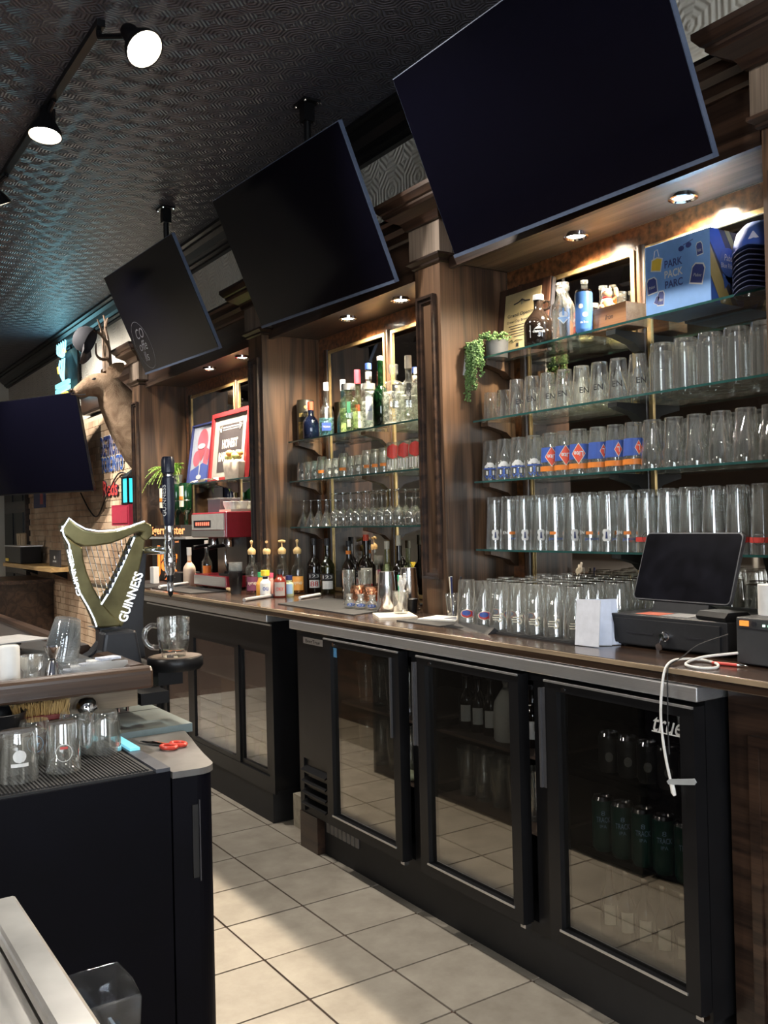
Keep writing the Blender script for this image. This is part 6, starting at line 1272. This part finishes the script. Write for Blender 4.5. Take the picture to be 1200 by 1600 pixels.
de = thing('mounted_deer_head', 'stuffed antlered deer head mounted on the wall beyond the last column', 'deer head', (.55, DY, 2.2))
P = [(.70, DY, 1.98), (.655, DY, 2.10), (.575, DY, 2.22), (.475, DY, 2.34), (.385, DY, 2.47), (.315, DY, 2.58), (.245, DY, 2.655), (.165, DY, 2.64), (.10, DY, 2.612), (.045, DY, 2.585), (.008, DY, 2.572)]
skin_mesh('head_and_neck', P, [(i, i+1) for i in range(10)], [(.19, .20), (.24, .25), (.235, .25), (.20, .22), (.165, .18), (.135, .15), (.115, .125), (.095, .105), (.066, .074), (.052, .054), (.038, .036)], FUR, de)
DK = pbr('deer_dark', (.02, .013, .01), .35)
for s in (-1, 1):
    MB().sphere((.158, DY+s*.066, 2.678), .019, 10, (1.2, .7, .8)).build('eye', DK, de, True)
    e0, e1 = Vector((.265, DY+s*.07, 2.715)), Vector((.355, DY+s*.19, 2.80)); ax = (e1-e0); sd = Vector((.45, 0, -.6)).normalized(); bk = ax.normalized().cross(sd)
    vs = []
    for i in range(9):
        t = i/8; c = e0+ax*t; w_e = .012+.045*math.sin(PI*min(1, .12+.88*t))
        vs += [c+sd*w_e, c+bk*.014, c-sd*w_e, c-bk*.006]
    MB().add(vs, [(i*4+k, i*4+(k+1) % 4, (i+1)*4+(k+1) % 4, (i+1)*4+k) for i in range(8) for k in range(4)]+[(0, 1, 2, 3), (32, 33, 34, 35)]).build('ear', FUR, de, True)
MB().sphere((-.012, DY, 2.588), .03, 10, (.5, .9, .6)).build('nose', DK, de, True)
MB().tube(smooth([(-.02, DY-.014, 2.556), (.03, DY-.042, 2.550), (.085, DY-.055, 2.556)]), .006, 6).build('mouth_line', DK, de, True)
ANT = pbr('antler', (.13, .085, .055), .6, var=.35, scale=25)
A1 = [[(.285, DY-.05, 2.765), (.275, DY-.07, 2.86), (.262, DY-.10, 2.945), (.195, DY-.16, 3.018), (.115, DY-.20, 3.05)], [(.195, DY-.16, 3.018), (.185, DY-.18, 3.06), (.150, DY-.20, 3.14)], [(.262, DY-.10, 2.945), (.255, DY-.11, 3.02), (.235, DY-.12, 3.10)], [(.275, DY-.07, 2.86), (.21, DY-.10, 2.84), (.16, DY-.12, 2.87), (.155, DY-.13, 2.96)]]
A2 = [[(.285, DY+.05, 2.765), (.285, DY+.08, 2.88), (.305, DY+.14, 3.03), (.335, DY+.20, 3.18), (.325, DY+.22, 3.27)], [(.335, DY+.20, 3.18), (.345, DY+.17, 3.24)], [(.285, DY+.08, 2.88), (.27, DY+.06, 2.96), (.262, DY+.05, 3.09)], [(.305, DY+.14, 3.03), (.29, DY+.12, 3.10), (.275, DY+.12, 3.14)]]
for side in (A1, A2):
    for i, b in enumerate(side): sm = smooth(b, 5); MB().tube(sm, [(.027 if i == 0 else .017)*(1-.72*k/(len(sm)-1)) for k in range(len(sm))], 8).build('antler', ANT, de, True)
MB().lathe([(.0005, 0), (.20, 0), (.22, .015), (.0005, .02)], 28, (.722, DY, 2.14), Matrix.Rotation(-PI/2, 3, 'Y') @ Matrix.Diagonal((1.35, 1, 1))).build('mounting_board', OAKD, de, True)
ha = thing('baseball_cap', 'dark grey baseball cap hung on the deer antler', 'cap', (.085, DY-.22, 2.95)); _z = Vector((-.72, .48, .42)).normalized(); _x = Vector((.30, -.30, -.9)); _x = (_x-_z*_x.dot(_z)).normalized(); ha.rotation_euler = Matrix((_x, _z.cross(_x), _z)).transposed().to_euler(); ha.scale = (1.25, 1.25, 1.25)
HC = pbr('cap_charcoal', (.022, .022, .028), .85)
MB().lathe([(.085, 0), (.086, .02), (.08, .06), (.06, .09), (.03, .104), (.0005, .108), (.0005, .104), (.056, .085), (.078, .05), (.082, 0)], 24).build('crown', HC, ha, True, True)
m = MB(); vs = []; nn = 14
for i in range(nn+1):
    a = -1.1+2.2*i/nn; vs += [(.084*math.cos(a), .084*math.sin(a), .004), (.084*math.cos(a)+.07*math.cos(a), .092*math.sin(a), -.004-.014*abs(math.sin(a)))]
NV = len(vs); vs += [(x, y, z-.004) for x, y, z in vs]
m.add(vs, [(2*i, 2*i+1, 2*i+3, 2*i+2) for i in range(nn)]+[(NV+2*i, NV+2*i+2, NV+2*i+3, NV+2*i+1) for i in range(nn)]+[(2*i+1, NV+2*i+1, NV+2*i+3, 2*i+3) for i in range(nn)]).build('brim', pbr('cap_brim', (.035, .032, .036), .8), ha, True, True)
# neon sign
ne = thing('neon_sign', 'glowing cyan and yellow neon sign high on the wall', 'neon sign', (.66, 8.05, 3.2))
NC = emit('neon_cyan', (.28, .8, 1.0), 1.2); NY = emit('neon_yellow', (1, .7, .12), .8)
MB().box(.70, .72, 7.72, 8.40, 2.98, 3.42).build('back_board', BLACKM, ne)
for k in range(5): MB().tube(smooth([(.655, 8.33-k*.085, 3.58+.03*(k % 2)), (.65, 8.34-k*.085, 3.45), (.65, 8.28-k*.06, 3.40), (.655, 8.15-k*.02, 3.36)]), .009, 6).build('tube_stroke', NC, ne, True)
for k in range(3): MB().tube(smooth([(.655, 8.24-k*.09, 3.34), (.65, 8.26-k*.1, 3.26), (.65, 8.22-k*.07, 3.18), (.655, 8.14-k*.02, 3.10)]), .009, 6).build('tube_stroke', NC, ne, True)
MB().tube([(.65, 8.30, 3.27), (.65, 8.27, 3.20)], .018, 6).build('yellow_stroke', NY, ne, True); MB().tube([(.65, 8.05, 3.43), (.65, 8.03, 3.40)], .018, 6).build('yellow_stroke', NY, ne, True)
for z in (3.06, 3.0): MB().box(.63, .66, 7.85, 8.38, z-.022, z+.022).build('lit_plate', emit('neon_plate%d' % int(z*100), (.25, .75, .8), .8), ne)
MB().box(.63, .66, 7.95, 8.20, 2.935, 2.96).build('yellow_plate', NY, ne); MB().tube([(.72, 8.0, 3.42), (.70, 8.0, 3.47)], .01, 6).build('hanger', BLACK, ne)
lamp('neon_glow', 'AREA', (.55, 8.0, 3.15), 1.6, (.35, .85, 1.0), aim=(-.3, 7.6, 3.6), parent=ne, shape='RECTANGLE', size=.5, size_y=.6)
# wall-mounted television beyond the deer
W_, H_ = 1.67, .95; tt, aa = math.radians(11.8), math.radians(26.1)
Rz = Matrix.Rotation(aa, 3, 'Z'); r2 = Rz @ Vector((0, -1, 0)); u2 = Rz @ Vector((-math.sin(tt), 0, math.cos(tt))); M4 = Matrix((r2, u2, r2.cross(u2))).transposed().to_4x4(); M4.translation = (.09, 7.38, 2.30)
t4 = thing('wall_tv', 'very large black television swung out from the brick wall past the deer', 'television', (.09, 7.38, 2.30)); t4.rotation_euler = M4.to_euler()
MB().box(-W_/2, W_/2, -H_/2, H_/2, -.03, -.003).build('cabinet', BLACK, t4, local=True); MB().box(-W_/2+.006, W_/2-.006, -H_/2+.016, H_/2-.006, -.003, 0).build('screen', SCREEN, t4, local=True)
MB().tube([(.11, 7.42, 2.27), (.70, 7.72, 2.27)], .025, 8).build('swing_arm', BLACK, t4)
# letter boards on the brick
for body, y, z, w_, h_, ink_, lb in (('DETROIT', 6.60, 2.27, .62, .20, I_N, 'navy cut-out lettering reading Detroit on the brick wall'), ('TORONTO', 6.55, 2.09, .68, .15, ink('toronto_blue', (.03, .08, .28)), 'blue cut-out lettering reading Toronto on the brick wall'), ('Reds', 6.62, 1.86, .46, .15, I_R, 'red cut-out lettering low on the brick wall beside the lantern')):
    o = thing('wall_lettering', lb, 'lettering', (.69, y, z), 0, 'team lettering on the brick')
    text_on(m := MB(), body, .2, (.688, y, z), (0, -1, 0), (0, 0, 1), bold=.03, fit=(w_*1.02, h_*1.06)); m.build('white_outline', I_W if body != 'Reds' else I_N, o)
    text_on(m := MB(), body, .2, (.684, y, z), (0, -1, 0), (0, 0, 1), bold=.02, fit=(w_, h_)); m.build('letters', ink_, o)
    MB().box(.689, .70, y-w_/2, y+w_/2, z-.01, z+.01).build('hanging_bar', I_K, o)
ps = thing('small_poster', 'small dark navy sports poster at the far end of the brick wall', 'poster', (.69, 9.45, 1.84)); MB().box(.685, .70, 9.2, 9.75, 1.74, 2.0).build('poster_sheet', I_N, ps); MB().box(.684, .685, 9.28, 9.42, 1.78, 1.95).build('poster_emblem', pbr('emblem_red', (.45, .10, .10), .6), ps)
rbx = thing('red_wall_box', 'dark red metal box on the brick wall beside the column', 'box', (.62, 5.72, 1.53)); MB().box(.50, .70, 5.50, 5.98, 1.50, 1.68).build('box_body', pbr('box_maroon', (.34, .02, .05), .45), rbx); MB().box(.494, .50, 5.53, 5.95, 1.52, 1.66).build('box_door', pbr('box_maroon2', (.40, .03, .06), .45), rbx)
ln = thing('turquoise_lantern', 'black lantern with glowing turquoise panes beside the column', 'lantern', (.58, 5.60, 1.6805))
m = MB()
for sx_2 in (-1, 1):
    for sy_2 in (-1, 1): m.box(sx_2*.075-.008, sx_2*.075+.008, sy_2*.075-.008, sy_2*.075+.008, .015, .22)
m.box(-.085, .085, -.085, .085, 0, .015); m.box(-.085, .085, -.085, .085, .22, .232); m.build('lantern_frame', BLACK, ln, local=True)
MB().lathe([(.125, .232), (.02, .30), (.016, .315), (.0005, .318)], 4, M=Matrix.Rotation(PI/4, 3, 'Z')).build('roof', BLACK, ln, local=True); MB().tube([(0, .02*math.cos(q), .325+.02*math.sin(q)) for q in [2*PI*i/12 for i in range(13)]], .003, 6).build('ring', BLACK, ln, True, True)
for k, (a, b, c, d_) in enumerate(((-.072, -.068, -.067, .067), (.068, .072, -.067, .067), (-.067, .067, -.072, -.068), (-.067, .067, .068, .072))): MB().box(a, b, c, d_, .015, .22).build('pane', emit('turq%d' % k, (.03, .50, .62), .8), ln, local=True)
wr_ = thing('sagging_cable', 'thin dark cord sagging below the big television to the lantern', 'cord', (.69, 6.6, 1.7)); MB().tube(smooth([(.66, 7.55, 1.85), (.68, 7.30, 1.66), (.685, 7.05, 1.60), (.685, 6.75, 1.78), (.68, 6.35, 1.98), (.66, 6.0, 1.96), (.60, 5.70, 1.93)]), .007, 6).build('cord', BLACKM, wr_, True)
# far shelf and its things
fs_ = thing('plank_shelf', 'pale wooden plank shelf on the brick wall at the far end', 'shelf', (.55, 9.2, 1.05)); MB().box(.38, .70, 7.7, 10.1, 1.03, 1.075).build('plank', wood('pale_plank', (.40, .24, .09), (.62, .42, .18), 'y', rough=.5), fs_)
for y in (8.3, 9.7): MB().prism([(.70, 1.03), (.45, 1.03), (.70, .92)], 'y', y-.02, y+.02).build('bracket', BLACK, fs_)
cd_ = thing('black_card', 'black card with small white logo standing on the plank shelf', 'card', (.5, 8.0, 1.0755)); MB().box(-.006, .006, -.22, .22, 0, .18).build('card', I_K, cd_, local=True); m = MB(); text_on(m, 'BRAND', .03, (-.0066, 0, .06), (0, -1, 0), (0, 0, 1), fit=(.15, .02)); m.add([(-.0066, .03*math.cos(2*PI*k/12), .10+.018*math.sin(2*PI*k/12)) for k in range(12)], [tuple(range(12))]); m.build('logo', I_W, cd_, local=True)
bk = thing('black_till_box', 'black box of utensils on the plank shelf at the picture edge', 'box', (.52, 9.75, 1.0755)); MB().box(-.12, .12, -.55, .30, 0, .20).build('box_body', BLACK, bk, local=True, bevel=.01); MB().box(-.13, .13, -.57, .32, .20, .215).build('lid', STEEL, bk, local=True); MB().box(-.128, -.12, .10, .25, .02, .055).build('tag_plate', I_Y, bk, local=True)
for k in range(3): MB().tube([(-.05, -.42+.12*k, .215), (-.06, -.46+.13*k, .36)], .03, 6).build('utensil', pbr('utensil%d' % k, (.45, .34, .22), .6), bk, True, True)
cb = thing('side_counter', 'dark wooden counter under the plank shelf at the far end', 'counter', (.3, 9.9, 0)); MB().box(.0, .695, 8.9, 10.08, 0, .86).build('body', OAKD, cb); MB().box(-.04, .695, 8.86, 10.08, .86, .90).build('top', OAKY, cb)
